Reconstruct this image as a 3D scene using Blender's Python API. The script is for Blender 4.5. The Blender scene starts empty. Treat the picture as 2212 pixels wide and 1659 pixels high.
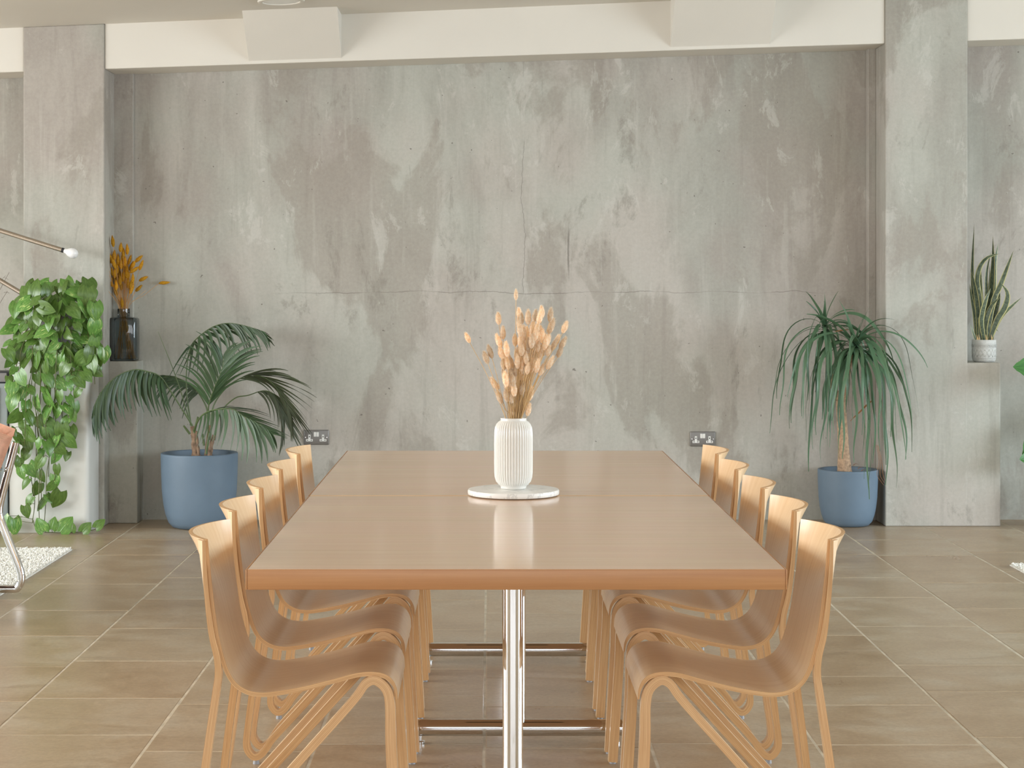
import bpy, bmesh, math, random
from mathutils import Vector, Matrix
random.seed(7)
SC = bpy.context.scene
COL = SC.collection

# ------------------------------------------------------------------ camera
F = 4000.0                      # focal length in pixels of the 2212 px frame
VX, VY = 1055.0, 616.0          # vanishing point
CH = 1.36                       # camera height
cam = bpy.data.cameras.new('camera'); camo = bpy.data.objects.new('camera', cam)
COL.objects.link(camo); SC.camera = camo
cam.sensor_fit = 'HORIZONTAL'; cam.sensor_width = 36.0
cam.lens = F / 2212.0 * 36.0
cam.shift_x = (1106.0 - VX) / 2212.0
cam.shift_y = -(829.5 - VY) / 2212.0
camo.location = (0, 0, CH); camo.rotation_euler = (math.pi / 2, 0, 0)
cam.clip_start = 0.05; cam.clip_end = 100

# ------------------------------------------------------------------ light
SC.view_settings.view_transform = 'Standard'
SC.view_settings.look = 'None'
SC.view_settings.gamma = 1.0
SC.view_settings.use_curve_mapping = False
SC.view_settings.exposure = -0.66
w = bpy.data.worlds.new('sky'); SC.world = w; w.use_nodes = True
w.node_tree.nodes['Background'].inputs[0].default_value = (0.80, 0.90, 1.0, 1)
w.node_tree.nodes['Background'].inputs[1].default_value = 1.0

XL, XR, YF, YB = -6.6, 7.2, -4.6, 10.75      # room
def area(name, loc, rot, sx, sy, power, color):
    l = bpy.data.lights.new(name, 'AREA'); l.shape = 'RECTANGLE'
    l.size = sx; l.size_y = sy; l.energy = power; l.color = color
    o = bpy.data.objects.new(name, l); COL.objects.link(o)
    o.location = loc; o.rotation_euler = rot
    return o
# daylight in the three window openings (left, right, behind the camera)
TILT = math.radians(28)
area('daylight_left', (XL - 1.3, 5.0, 2.35), (0, -math.pi / 2 + TILT, 0), 3.4, 8.6, 2300, (0.94, 0.965, 0.97))
area('daylight_right', (XR + 1.3, 5.0, 2.35), (0, math.pi / 2 - TILT, 0), 3.4, 8.6, 2250, (0.79, 0.91, 1.0))
area('daylight_front', (0.3, YF - 1.3, 2.75), (math.pi / 2 - TILT, 0, 0), 12.0, 2.8, 1100, (0.95, 0.97, 1.0))

# ------------------------------------------------------------------ helpers
def P(px, py, Y):
    return Vector(((px - VX) * Y / F, Y, CH - (py - VY) * Y / F))
def srgb(r, g, b):
    f = lambda c: (c / 12.92 if c <= 0.04045 else ((c + 0.055) / 1.055) ** 2.4)
    return (f(r / 255), f(g / 255), f(b / 255), 1.0)
def tag(o, label=None, cat=None, group=None, kind=None):
    if label: o['label'] = label
    if cat: o['category'] = cat
    if group: o['group'] = group
    if kind: o['kind'] = kind
    return o
def empty(name, loc=(0, 0, 0), rz=0.0):
    o = bpy.data.objects.new(name, None); COL.objects.link(o)
    o.location = loc; o.rotation_euler = (0, 0, rz); o.empty_display_size = 0.05
    return o
def link(name, me, parent=None):
    o = bpy.data.objects.new(name, me); COL.objects.link(o)
    if parent is not None: o.parent = parent
    return o
def mk(name, vs, fs, mat, parent=None, smooth=True, uv=None, mats=None, mi=None):
    """mesh object; vertices given in the parent's space"""
    me = bpy.data.meshes.new(name)
    me.from_pydata([tuple(v) for v in vs], [], fs)
    for m in ([mat] if mats is None else mats): me.materials.append(m)
    if mi: me.polygons.foreach_set('material_index', mi)
    if smooth: me.polygons.foreach_set('use_smooth', [True] * len(me.polygons))
    if uv:
        l = me.uv_layers.new(name='uv')
        for p in me.polygons:
            for li in p.loop_indices:
                l.data[li].uv = uv[me.loops[li].vertex_index]
    me.update()
    return link(name, me, parent)
def sharp(o, ang=40):
    try: o.data.set_sharp_from_angle(angle=math.radians(ang))
    except Exception: pass
    return o
def box_bm(bm, x0, x1, y0, y1, z0, z1, bev=0.0, seg=2):
    r = bmesh.ops.create_cube(bm, size=1)
    for v in r['verts']:
        v.co = Vector(((x0 + x1) / 2 + v.co.x * (x1 - x0), (y0 + y1) / 2 + v.co.y * (y1 - y0), (z0 + z1) / 2 + v.co.z * (z1 - z0)))
    if bev > 0:
        es = list({e for v in r['verts'] for e in v.link_edges})
        bmesh.ops.bevel(bm, geom=es, offset=bev, segments=seg, affect='EDGES', profile=0.5)
def bm_obj(name, bm, mat, parent=None, smooth=False):
    me = bpy.data.meshes.new(name); bm.to_mesh(me); bm.free()
    me.materials.append(mat)
    if smooth: me.polygons.foreach_set('use_smooth', [True] * len(me.polygons))
    o = link(name, me, parent)
    if smooth: sharp(o, 35)
    return o
def box(name, x0, x1, y0, y1, z0, z1, mat, parent=None, bev=0.0, seg=2):
    bm = bmesh.new(); box_bm(bm, x0, x1, y0, y1, z0, z1, bev, seg)
    return bm_obj(name, bm, mat, parent, smooth=bev > 0)
def hexa(name, bottom, top, mat, parent=None):
    """eight-cornered block: four bottom corners and four top corners, counter-clockwise seen from above"""
    return mk(name, list(bottom) + list(top), [(3, 2, 1, 0), (4, 5, 6, 7), (0, 1, 5, 4), (1, 2, 6, 5), (2, 3, 7, 6), (3, 0, 4, 7)], mat, parent, smooth=False)
def crom(pts, n):
    """Catmull-Rom through the points (any dimension), n samples per span"""
    pts = [Vector(p) for p in pts]
    out = []
    for i in range(len(pts) - 1):
        p0 = pts[i - 1] if i > 0 else 2 * pts[0] - pts[1]
        p1, p2 = pts[i], pts[i + 1]
        p3 = pts[i + 2] if i + 2 < len(pts) else 2 * pts[-1] - pts[-2]
        for k in range(n):
            t = k / n
            out.append(0.5 * ((2 * p1) + (p2 - p0) * t + (2 * p0 - 5 * p1 + 4 * p2 - p3) * t * t + (3 * p1 - p0 - 3 * p2 + p3) * t ** 3))
    out.append(pts[-1])
    return out
def resample(pts, n):
    d = [0.0]
    for a, b in zip(pts, pts[1:]): d.append(d[-1] + (b - a).length)
    out = []; j = 0
    for i in range(n):
        s = d[-1] * i / (n - 1)
        while j < len(d) - 2 and d[j + 1] < s: j += 1
        L = d[j + 1] - d[j]
        out.append(pts[j].lerp(pts[j + 1], (s - d[j]) / L if L > 0 else 0))
    return out
def tube_data(pts, r, n=8, cap=True, base=0):
    pts = [Vector(p) for p in pts]; m = len(pts)
    rr = r if isinstance(r, (list, tuple)) else [r] * m
    vs, fs = [], []
    t0 = (pts[1] - pts[0]).normalized()
    nrm = t0.orthogonal().normalized()
    for i, p in enumerate(pts):
        t = (pts[min(i + 1, m - 1)] - pts[max(i - 1, 0)])
        t = t.normalized() if t.length > 1e-9 else t0
        nrm = (nrm - t * nrm.dot(t)); nrm = nrm.normalized() if nrm.length > 1e-6 else t.orthogonal().normalized()
        b = t.cross(nrm)
        for k in range(n):
            a = 2 * math.pi * k / n
            vs.append(p + (nrm * math.cos(a) + b * math.sin(a)) * rr[i])
    for i in range(m - 1):
        for k in range(n):
            fs.append((base + i * n + k, base + i * n + (k + 1) % n, base + (i + 1) * n + (k + 1) % n, base + (i + 1) * n + k))
    if cap:
        fs.append(tuple(base + k for k in reversed(range(n))))
        fs.append(tuple(base + (m - 1) * n + k for k in range(n)))
    return vs, fs
def tube(name, pts, r, mat, parent=None, n=10):
    vs, fs = tube_data(pts, r, n)
    return sharp(mk(name, vs, fs, mat, parent), 50)
def multi_tube(name, tubes, mat, parent=None, n=6):
    vs, fs = [], []
    for pts, r in tubes:
        a, b = tube_data(pts, r, n, True, len(vs)); vs += a; fs += b
    return mk(name, vs, fs, mat, parent)
def lathe(name, prof, mat, parent=None, n=48, mod=None, loc=(0, 0, 0), cap=True, ang=40):
    """prof = [(radius, z)]; mod(angle, i) scales the radius"""
    vs, fs = [], []
    for i, (r, z) in enumerate(prof):
        for k in range(n):
            a = 2 * math.pi * k / n
            q = r * (mod(a, i) if mod else 1.0)
            vs.append((loc[0] + q * math.cos(a), loc[1] + q * math.sin(a), loc[2] + z))
    m = len(prof)
    for i in range(m - 1):
        for k in range(n):
            fs.append((i * n + k, i * n + (k + 1) % n, (i + 1) * n + (k + 1) % n, (i + 1) * n + k))
    if cap:
        fs.append(tuple(reversed(range(n)))); fs.append(tuple((m - 1) * n + k for k in range(n)))
    return sharp(mk(name, vs, fs, mat, parent), ang)
def blade(name, pts, wid, side, mat, parent=None, fold=0.25, twist=0.0, mesh_only=False):
    """leaf blade: three vertices across, folded along the midrib; wid(t) = half width, side = width axis hint"""
    m = len(pts); vs, uv, fs = [], [], []
    for i, p in enumerate(pts):
        t = (pts[min(i + 1, m - 1)] - pts[max(i - 1, 0)]).normalized()
        s = side - t * side.dot(t)
        s = s.normalized() if s.length > 1e-4 else t.orthogonal().normalized()
        f = i / (m - 1)
        if twist: s = Matrix.Rotation(twist * f, 3, t) @ s
        nrm = t.cross(s).normalized()
        h = wid(f)
        vs += [p - s * h + nrm * h * fold, p, p + s * h + nrm * h * fold]
        uv += [(0, f), (0.5, f), (1, f)]
    for i in range(m - 1):
        a = 3 * i
        fs += [(a, a + 1, a + 4, a + 3), (a + 1, a + 2, a + 5, a + 4)]
    return mk(name, vs, fs, mat, parent, smooth=True, uv=uv)

# ------------------------------------------------------------------ materials
class NT:
    def __init__(s, name):
        s.m = bpy.data.materials.new(name); s.m.use_nodes = True
        s.t = s.m.node_tree; s.b = s.t.nodes['Principled BSDF']
    def n(s, typ, **kw):
        x = s.t.nodes.new(typ)
        for k, v in kw.items(): setattr(x, k, v)
        return x
    def set(s, node, **kw):
        for k, v in kw.items():
            sock = node.inputs[k] if isinstance(k, int) else node.inputs[k.replace('_', ' ')]
            if hasattr(v, 'is_linked') or isinstance(v, bpy.types.NodeSocket): s.t.links.new(v, sock)
            else: sock.default_value = v
    def lk(s, a, b): s.t.links.new(a, b)
    def math(s, op, a, b=None, c=None, clamp=False):
        x = s.n('ShaderNodeMath', operation=op); x.use_clamp = clamp
        for i, v in enumerate((a, b, c)):
            if v is None: continue
            if isinstance(v, bpy.types.NodeSocket): s.lk(v, x.inputs[i])
            else: x.inputs[i].default_value = v
        return x.outputs[0]
    def mapping(s, vec, scale=(1, 1, 1), rot=(0, 0, 0), loc=(0, 0, 0)):
        x = s.n('ShaderNodeMapping'); s.lk(vec, x.inputs[0])
        x.inputs['Location'].default_value = loc; x.inputs['Rotation'].default_value = rot; x.inputs['Scale'].default_value = scale
        return x.outputs[0]
    def noise(s, vec, scale=1.0, detail=4.0, rough=0.5, dist=0.0):
        x = s.n('ShaderNodeTexNoise'); s.lk(vec, x.inputs['Vector'])
        x.inputs['Scale'].default_value = scale; x.inputs['Detail'].default_value = detail
        x.inputs['Roughness'].default_value = rough; x.inputs['Distortion'].default_value = dist
        return x.outputs[0]
    def ramp(s, fac, stops, interp='LINEAR'):
        x = s.n('ShaderNodeValToRGB'); s.lk(fac, x.inputs[0]); cr = x.color_ramp; cr.interpolation = interp
        while len(cr.elements) < len(stops): cr.elements.new(0.5)
        for e, (p, c) in zip(cr.elements, stops):
            e.position = p; e.color = c if len(c) == 4 else (*c, 1)
        return x.outputs[0]
    def sstep(s, v, a, b):
        x = s.n('ShaderNodeMapRange', interpolation_type='SMOOTHSTEP'); s.lk(v, x.inputs[0])
        x.inputs[1].default_value = a; x.inputs[2].default_value = b; x.inputs[3].default_value = 0; x.inputs[4].default_value = 1
        return x.outputs[0]
    def mix(s, fac, a, b, mode='MIX'):
        x = s.n('ShaderNodeMix', data_type='RGBA', blend_type=mode)
        for sock, v in ((x.inputs[0], fac), (x.inputs[6], a), (x.inputs[7], b)):
            if isinstance(v, bpy.types.NodeSocket): s.lk(v, sock)
            else: sock.default_value = v
        return x.outputs[2]
    def bump(s, h, strength=0.2, dist=0.01):
        x = s.n('ShaderNodeBump'); s.lk(h, x.inputs['Height'])
        x.inputs['Strength'].default_value = strength; x.inputs['Distance'].default_value = dist
        s.lk(x.outputs[0], s.b.inputs['Normal'])
    def col(s, c): 
        if isinstance(c, bpy.types.NodeSocket): s.lk(c, s.b.inputs['Base Color'])
        else: s.b.inputs['Base Color'].default_value = c
    def rough(s, r):
        if isinstance(r, bpy.types.NodeSocket): s.lk(r, s.b.inputs['Roughness'])
        else: s.b.inputs['Roughness'].default_value = r
    def pos(s): return s.n('ShaderNodeNewGeometry').outputs['Position']
    def obj(s): return s.n('ShaderNodeTexCoord').outputs['Object']
    def uv(s): return s.n('ShaderNodeTexCoord').outputs['UV']
    def rand(s): return s.n('ShaderNodeObjectInfo').outputs['Random']

def plain(name, c, rough=0.5, metal=0.0, var=0.06, vscale=6.0, bump=0.0, bscale=80.0, spec=None):
    k = NT(name); p = k.obj()
    nz = k.noise(p, vscale, 4)
    lo = tuple(x * (1 - var * 2) for x in c[:3]) + (1,); hi = tuple(min(1, x * (1 + var * 2)) for x in c[:3]) + (1,)
    k.col(k.ramp(nz, [(0.3, lo), (0.7, hi)]))
    k.rough(rough); k.b.inputs['Metallic'].default_value = metal
    if spec is not None: k.b.inputs['Specular IOR Level'].default_value = spec
    if bump: k.bump(k.noise(p, bscale, 3), bump, 0.004)
    return k.m

def concrete():
    k = NT('raw_concrete'); p = k.pos()
    big = k.noise(k.mapping(p, (0.75, 0.75, 0.50), loc=(3.1, 0, 1.7)), 1.0, 6, 0.6, 0.6)
    patch = k.noise(k.mapping(p, (1.7, 1.7, 0.95), loc=(0.4, 2, 0)), 1.0, 11, 0.62, 0.5)
    streak = k.noise(k.mapping(p, (2.6, 2.6, 0.9)), 1.0, 8, 0.62, 0.5)
    edgy = k.noise(k.mapping(p, (5.0, 5.0, 2.6), loc=(9, 1, 4)), 1.0, 11, 0.74, 0.5)
    fine = k.noise(p, 55.0, 6, 0.7)
    hue = k.noise(k.mapping(p, (1.1, 1.1, 0.9), loc=(7, 3, 5)), 1.0, 3, 0.5)
    base = k.mix(k.sstep(hue, 0.40, 0.60), srgb(184, 178, 170), srgb(180, 180, 171))
    dark = k.mix(k.sstep(hue, 0.42, 0.58), srgb(148, 139, 131), srgb(149, 146, 137))
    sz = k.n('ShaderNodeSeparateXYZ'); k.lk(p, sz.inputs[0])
    v = k.math('ADD', k.math('ADD', k.math('MULTIPLY', big, 0.55), k.math('MULTIPLY', streak, 0.45)), k.math('MULTIPLY', k.math('SUBTRACT', sz.outputs[2], 1.75), 0.045))  # mottled stain, plus the beam's shade painted in as darkening with height
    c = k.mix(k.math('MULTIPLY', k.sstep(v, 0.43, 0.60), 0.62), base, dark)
    # sharp-edged skim-coat patches
    pm = k.sstep(k.math('ADD', patch, k.math('MULTIPLY', k.math('SUBTRACT', streak, 0.5), 0.25)), 0.53, 0.585)
    c = k.mix(k.math('MULTIPLY', pm, 0.55), c, srgb(152, 145, 135))
    lm = k.sstep(edgy, 0.575, 0.63)
    c = k.mix(k.math('MULTIPLY', lm, 0.36), c, srgb(204, 202, 195))
    dm = k.sstep(k.noise(k.mapping(p, (3.4, 3.4, 1.7), loc=(1, 8, 2)), 1.0, 12, 0.76, 0.4), 0.575, 0.66)
    c = k.mix(k.math('MULTIPLY', dm, 0.40), c, srgb(124, 118, 108))
    # trowel scratches, thin and slanted
    for rot, lx, sh in ((0.5, 2, 0.0), (-0.7, 5, 3.0), (0.12, 8, 6.0)):
        sc = k.noise(k.mapping(p, (20, 20, 3.4), rot=(0, rot, 0), loc=(lx, sh, 0)), 1.0, 3, 0.5, 0.4)
        area_m = k.sstep(k.noise(k.mapping(p, (1.6, 1.6, 1.6), loc=(sh, lx, 2)), 1.0, 2), 0.50, 0.62)
        c = k.mix(k.math('MULTIPLY', k.math('MULTIPLY', k.sstep(sc, 0.68, 0.73), area_m), 0.24), c, srgb(116, 111, 102))
    drip = k.noise(k.mapping(p, (13, 13, 0.9), loc=(2, 5, 1)), 1.0, 7, 0.65, 0.25)
    c = k.mix(k.math('MULTIPLY', k.sstep(drip, 0.54, 0.68), 0.24), c, srgb(136, 129, 120))
    c = k.mix(k.math('MULTIPLY', k.sstep(k.math('SUBTRACT', 1.0, drip), 0.56, 0.68), 0.20), c, srgb(200, 197, 190))
    c = k.mix(0.22, c, k.ramp(fine, [(0.3, (0.25, 0.24, 0.22, 1)), (0.7, (0.75, 0.74, 0.7, 1))]), 'SOFT_LIGHT')
    pits = k.noise(p, 34.0, 2, 0.5)
    c = k.mix(k.math('MULTIPLY', k.sstep(pits, 0.755, 0.775), 0.7), c, srgb(96, 90, 82))
    # the long horizontal crack and the branch that climbs from it
    sx = k.n('ShaderNodeSeparateXYZ'); k.lk(p, sx.inputs[0]); X, Y, Z = sx.outputs
    def wob(axis, s, a):
        cb = k.n('ShaderNodeCombineXYZ'); k.lk(axis, cb.inputs[0]); cb.inputs[1].default_value = s * 1.37
        return k.math('MULTIPLY', k.math('SUBTRACT', k.noise(cb.outputs[0], s, 5, 0.6), 0.5), a)
    def line(d, wdt): return k.math('SUBTRACT', 1.0, k.sstep(k.math('ABSOLUTE', d), wdt * 0.35, wdt), clamp=True)
    def between(v, a, b, soft): return k.math('MULTIPLY', k.sstep(v, a - soft, a + soft), k.math('SUBTRACT', 1.0, k.sstep(v, b - soft, b + soft)))
    h = k.math('SUBTRACT', k.math('SUBTRACT', Z, 1.318), wob(X, 3.0, 0.06))
    brk = k.math('MULTIPLY_ADD', k.sstep(k.noise(k.mapping(p, (5, 5, 5)), 1.0, 3), 0.35, 0.6), 0.75, 0.25)
    m1 = k.math('MULTIPLY', k.math('MULTIPLY', line(h, 0.0026), brk), between(X, -1.1, 1.95, 0.25))
    g = k.math('SUBTRACT', k.math('SUBTRACT', X, 0.205), wob(Z, 2.6, 0.13))
    m2 = k.math('MULTIPLY', line(g, 0.0020), between(Z, 1.32, 2.2, 0.02))
    g3 = k.math('SUBTRACT', k.math('SUBTRACT', X, 0.465), wob(Z, 3.0, 0.03))
    m3 = k.math('MULTIPLY', line(g3, 0.0075), between(Z, 1.43, 1.68, 0.07))
    on = k.math('MULTIPLY', k.math('MAXIMUM', k.math('MAXIMUM', m1, m2), m3), k.sstep(Y, 10.6, 10.7))
    c = k.mix(k.math('MULTIPLY', on, 0.55), c, srgb(88, 82, 74))
    k.col(c); k.rough(k.math('MULTIPLY_ADD', patch, 0.35, 0.42)); k.b.inputs['Specular IOR Level'].default_value = 0.35
    k.bump(k.math('ADD', k.math('MULTIPLY', edgy, 0.5), k.math('MULTIPLY', fine, 0.25)), 0.12, 0.01)
    return k.m

def tile_mat(whole=False):
    k = NT('stone_floor_tile' if not whole else 'stone_floor_beyond'); p = k.pos()
    r = k.rand()
    off = k.n('ShaderNodeCombineXYZ'); k.lk(k.math('MULTIPLY', r, 37.0), off.inputs[2]); k.lk(k.math('MULTIPLY', r, 11.0), off.inputs[0])
    ad = k.n('ShaderNodeVectorMath', operation='ADD'); k.lk(p, ad.inputs[0]); k.lk(off.outputs[0], ad.inputs[1]); q = ad.outputs[0]
    vein = k.noise(k.mapping(q, (2.4, 9.0, 3.0)), 1.0, 7, 0.65, 0.8)
    cloud = k.noise(q, 3.2, 5, 0.6, 0.5)
    sp = k.noise(q, 70.0, 4, 0.7)
    c = k.ramp(cloud, [(0.30, srgb(152, 124, 92)), (0.5, srgb(172, 150, 122)), (0.70, srgb(186, 174, 154))])
    c = k.mix(k.math('MULTIPLY', k.sstep(vein, 0.48, 0.68), 0.55), c, srgb(142, 116, 86))
    tint = k.ramp(r, [(0.0, srgb(176, 154, 126)), (0.35, srgb(170, 156, 133)), (0.7, srgb(165, 142, 114)), (1.0, srgb(179, 165, 141))])
    c = k.mix(0.34, c, tint)
    c = k.mix(0.38, c, k.ramp(sp, [(0.3, (0.2, 0.2, 0.2, 1)), (0.7, (0.8, 0.8, 0.8, 1))]), 'SOFT_LIGHT')
    scr = k.noise(k.mapping(q, (10, 40, 1), rot=(0, 0, 0.25)), 1.0, 8, 0.75, 1.0)
    c = k.mix(k.math('MULTIPLY', k.sstep(scr, 0.66, 0.72), 0.45), c, srgb(88, 76, 62))
    k.col(c)
    k.rough(k.math('MULTIPLY_ADD', cloud, 0.18, 0.22))
    k.bump(k.math('ADD', k.math('MULTIPLY', vein, 0.6), k.math('MULTIPLY', cloud, 1.0)), 0.02, 0.02)
    return k.m

def ply(edge=False):
    k = NT('plywood_edge' if edge else 'plywood_veneer'); uv = k.uv(); r = k.rand()
    off = k.n('ShaderNodeCombineXYZ'); k.lk(k.math('MULTIPLY', r, 23.0), off.inputs[2])
    ad = k.n('ShaderNodeVectorMath', operation='ADD'); k.lk(uv, ad.inputs[0]); k.lk(off.outputs[0], ad.inputs[1]); q = ad.outputs[0]
    if edge:
        g = k.noise(k.mapping(q, (6, 260, 1)), 1.0, 3, 0.6)
        sx = k.n('ShaderNodeSeparateXYZ'); k.lk(uv, sx.inputs[0])
        lam = k.math('SINE', k.math('MULTIPLY', sx.outputs[1], 2 * math.pi / 0.0034))
        c = k.ramp(g, [(0.3, srgb(198, 152, 102)), (0.7, srgb(222, 182, 132))])
        c = k.mix(k.math('MULTIPLY', k.sstep(lam, 0.1, 0.9), 0.42), c, srgb(164, 112, 66))
        k.col(c); k.rough(0.42)
    else:
        g = k.noise(k.mapping(q, (2.2, 75, 1)), 1.0, 5, 0.6, 0.15)
        g2 = k.noise(k.mapping(q, (1.2, 9, 1)), 1.0, 3, 0.5, 0.4)
        c = k.ramp(g, [(0.25, srgb(220, 180, 134)), (0.75, srgb(236, 204, 162))])
        c = k.mix(k.math('MULTIPLY', g2, 0.25), c, srgb(212, 166, 118))
        k.col(c); k.rough(0.34); k.b.inputs['Coat Weight'].default_value = 0.6; k.b.inputs['Coat Roughness'].default_value = 0.27
        k.bump(g, 0.03, 0.002)
    return k.m

def table_wood(edge=False):
    k = NT('table_edge_wood' if edge else 'table_top_wood'); p = k.pos()
    sx = k.n('ShaderNodeSeparateXYZ'); k.lk(p, sx.inputs[0])
    g = k.noise(k.mapping(p, (1.4, 60 if not edge else 20, 60)), 1.0, 6, 0.62, 0.25)
    b = k.noise(k.mapping(p, (0.35, 9, 3)), 1.0, 2, 0.5)
    if edge:
        c = k.ramp(g, [(0.28, srgb(172, 118, 74)), (0.72, srgb(196, 146, 98))])
        c = k.mix(k.math('MULTIPLY', b, 0.4), c, srgb(180, 130, 86))
        dots = k.noise(k.mapping(p, (22, 22, 40)), 1.0, 2)
        c = k.mix(k.math('MULTIPLY', k.sstep(dots, 0.74, 0.78), 0.6), c, srgb(120, 78, 48))
        k.rough(0.38)
    else:
        c = k.ramp(g, [(0.25, srgb(212, 178, 143)), (0.75, srgb(222, 191, 157))])
        c = k.mix(k.math('MULTIPLY', k.sstep(b, 0.4, 0.65), 0.55), c, srgb(221, 182, 153))
        k.rough(k.math('MULTIPLY_ADD', g, 0.06, 0.10))
        k.bump(g, 0.006, 0.001)
    k.col(c)
    return k.m

def leaf_mat(name, dark, mid, light, rough=0.35, scale=9.0, vary=0.25, var_amount=0.0, cream=None):
    k = NT(name); uv = k.uv(); p = k.obj(); r = k.rand()
    n = k.noise(k.mapping(uv, (3, 1.2, 1)), scale / 3, 4, 0.6)
    c = k.ramp(n, [(0.3, dark), (0.55, mid), (0.8, light)])
    if cream is not None:
        off = k.n('ShaderNodeCombineXYZ'); k.lk(k.math('MULTIPLY', r, 91.0), off.inputs[2])
        ad = k.n('ShaderNodeVectorMath', operation='ADD'); k.lk(uv, ad.inputs[0]); k.lk(off.outputs[0], ad.inputs[1])
        m = k.noise(k.mapping(ad.outputs[0], (7, 2.2, 1), rot=(0, 0, 0.35)), 1.2, 5, 0.65, 0.8)
        thr = k.math('MULTIPLY_ADD', r, -0.17, 0.72)
        vm = k.math('MULTIPLY', k.math('SUBTRACT', m, thr), 9.0, clamp=True)
        c = k.mix(k.math('MULTIPLY', vm, var_amount), c, cream)
    hv = k.n('ShaderNodeHueSaturation'); k.lk(c, hv.inputs['Color'])
    k.lk(k.math('MULTIPLY_ADD', r, vary * 2, 1 - vary), hv.inputs['Value']); k.lk(k.math('MULTIPLY_ADD', r, 0.03, 0.485), hv.inputs['Hue'])
    k.col(hv.outputs[0]); k.rough(rough)
    su = k.n('ShaderNodeSeparateXYZ'); k.lk(uv, su.inputs[0])
    rib = k.math('ABSOLUTE', k.math('SUBTRACT', su.outputs[0], 0.5))
    k.bump(k.math('ADD', k.math('SUBTRACT', 1.0, k.sstep(rib, 0.0, 0.05)), k.math('MULTIPLY', n, 0.6)), 0.25, 0.004)
    # thin leaves let some light through
    tr = k.n('ShaderNodeBsdfTranslucent'); k.lk(hv.outputs[0], tr.inputs[0])
    mx = k.n('ShaderNodeMixShader'); mx.inputs[0].default_value = 0.18
    out = k.t.nodes['Material Output']
    k.lk(k.b.outputs[0], mx.inputs[1]); k.lk(tr.outputs[0], mx.inputs[2]); k.lk(mx.outputs[0], out.inputs[0])
    return k.m

M = {}
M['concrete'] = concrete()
M['white_paint'] = plain('white_paint', srgb(221, 216, 206), 0.6, var=0.012, vscale=1.5, spec=0.3)
M['tile'] = tile_mat(); M['tile_far'] = tile_mat(True)
M['grout'] = plain('pale_grout', srgb(196, 187, 168), 0.8, var=0.10, vscale=14)
M['veneer'] = ply(); M['edge'] = ply(True)
M['table'] = table_wood(); M['table_edge'] = table_wood(True)
M['chrome'] = plain('polished_chrome', (0.80, 0.81, 0.82, 1), 0.07, 1.0, var=0.01)
M['steel'] = plain('brushed_steel', srgb(190, 180, 168), 0.26, 1.0, var=0.03, vscale=3)
M['pad'] = plain('grey_plastic_pad', srgb(150, 150, 152), 0.4)
M['ceramic'] = plain('white_glazed_ceramic', srgb(226, 223, 216), 0.22, var=0.006)
M['inside'] = plain('vase_inside', srgb(120, 112, 102), 0.7)
M['blue_pot'] = plain('blue_grey_planter_glaze', srgb(102, 121, 138), 0.55, var=0.05, vscale=4, bump=0.05, bscale=60)
M['soil'] = plain('brown_soil', srgb(96, 64, 46), 0.95, var=0.30, vscale=60, bump=0.9, bscale=90)
M['plinth'] = plain('pale_grey_lacquer', srgb(214, 214, 208), 0.42, var=0.012, vscale=2)
M['grey_pot'] = plain('mid_grey_pot', srgb(120, 116, 114), 0.6, var=0.03)
M['cabinet'] = plain('blue_grey_cabinet_paint', srgb(150, 158, 160), 0.5, var=0.02)
M['black'] = plain('black_plastic', srgb(44, 45, 48), 0.45)
M['slot'] = plain('dark_slot', srgb(22, 22, 24), 0.6)
M['socket'] = plain('socket_steel', srgb(128, 126, 123), 0.36, 0.5, var=0.02)
M['white_plastic'] = plain('white_plastic', srgb(236, 236, 232), 0.35, var=0.005)
M['bulb'] = plain('opal_glass_bulb', srgb(240, 240, 240), 0.18, var=0.004)
M['orange'] = plain('orange_wool_fabric', srgb(226, 176, 150), 0.95, var=0.06, vscale=40, bump=0.5, bscale=400)
M['strap'] = plain('dark_brown_leather', srgb(66, 44, 38), 0.6)
M['stone_pot'] = plain('white_textured_stoneware', srgb(206, 206, 202), 0.85, var=0.04, vscale=60, bump=0.35, bscale=220)
M['bark'] = plain('palm_fibre_bark', srgb(150, 124, 102), 0.9, var=0.25, vscale=40, bump=0.8, bscale=60)
M['trunk'] = plain('corky_tan_trunk', srgb(180, 150, 122), 0.9, var=0.16, vscale=60, bump=0.8, bscale=140)
M['vine'] = plain('green_brown_vine', srgb(92, 98, 54), 0.6, var=0.15)
M['stalk'] = plain('green_stalk', srgb(86, 104, 62), 0.5, var=0.15)
M['twig'] = plain('dry_grey_twig', srgb(96, 84, 72), 0.8)
M['pothos'] = leaf_mat('pothos_leaf', srgb(74, 108, 46), srgb(100, 138, 64), srgb(134, 166, 90), 0.28, 7, 0.30, 0.85, srgb(208, 214, 140))
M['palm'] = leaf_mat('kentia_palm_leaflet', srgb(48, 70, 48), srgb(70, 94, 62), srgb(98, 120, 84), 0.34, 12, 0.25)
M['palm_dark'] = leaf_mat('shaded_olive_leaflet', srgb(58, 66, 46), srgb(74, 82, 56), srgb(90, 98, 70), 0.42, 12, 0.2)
M['pony'] = leaf_mat('strap_leaf_green', srgb(68, 98, 74), srgb(90, 122, 90), srgb(118, 148, 110), 0.34, 10, 0.28)
M['pony_dry'] = plain('dry_brown_leaf', srgb(156, 108, 68), 0.7, var=0.1)
M['monstera'] = leaf_mat('broad_green_leaf', srgb(56, 104, 54), srgb(76, 128, 66), srgb(98, 146, 80), 0.35, 7, 0.12)
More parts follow.
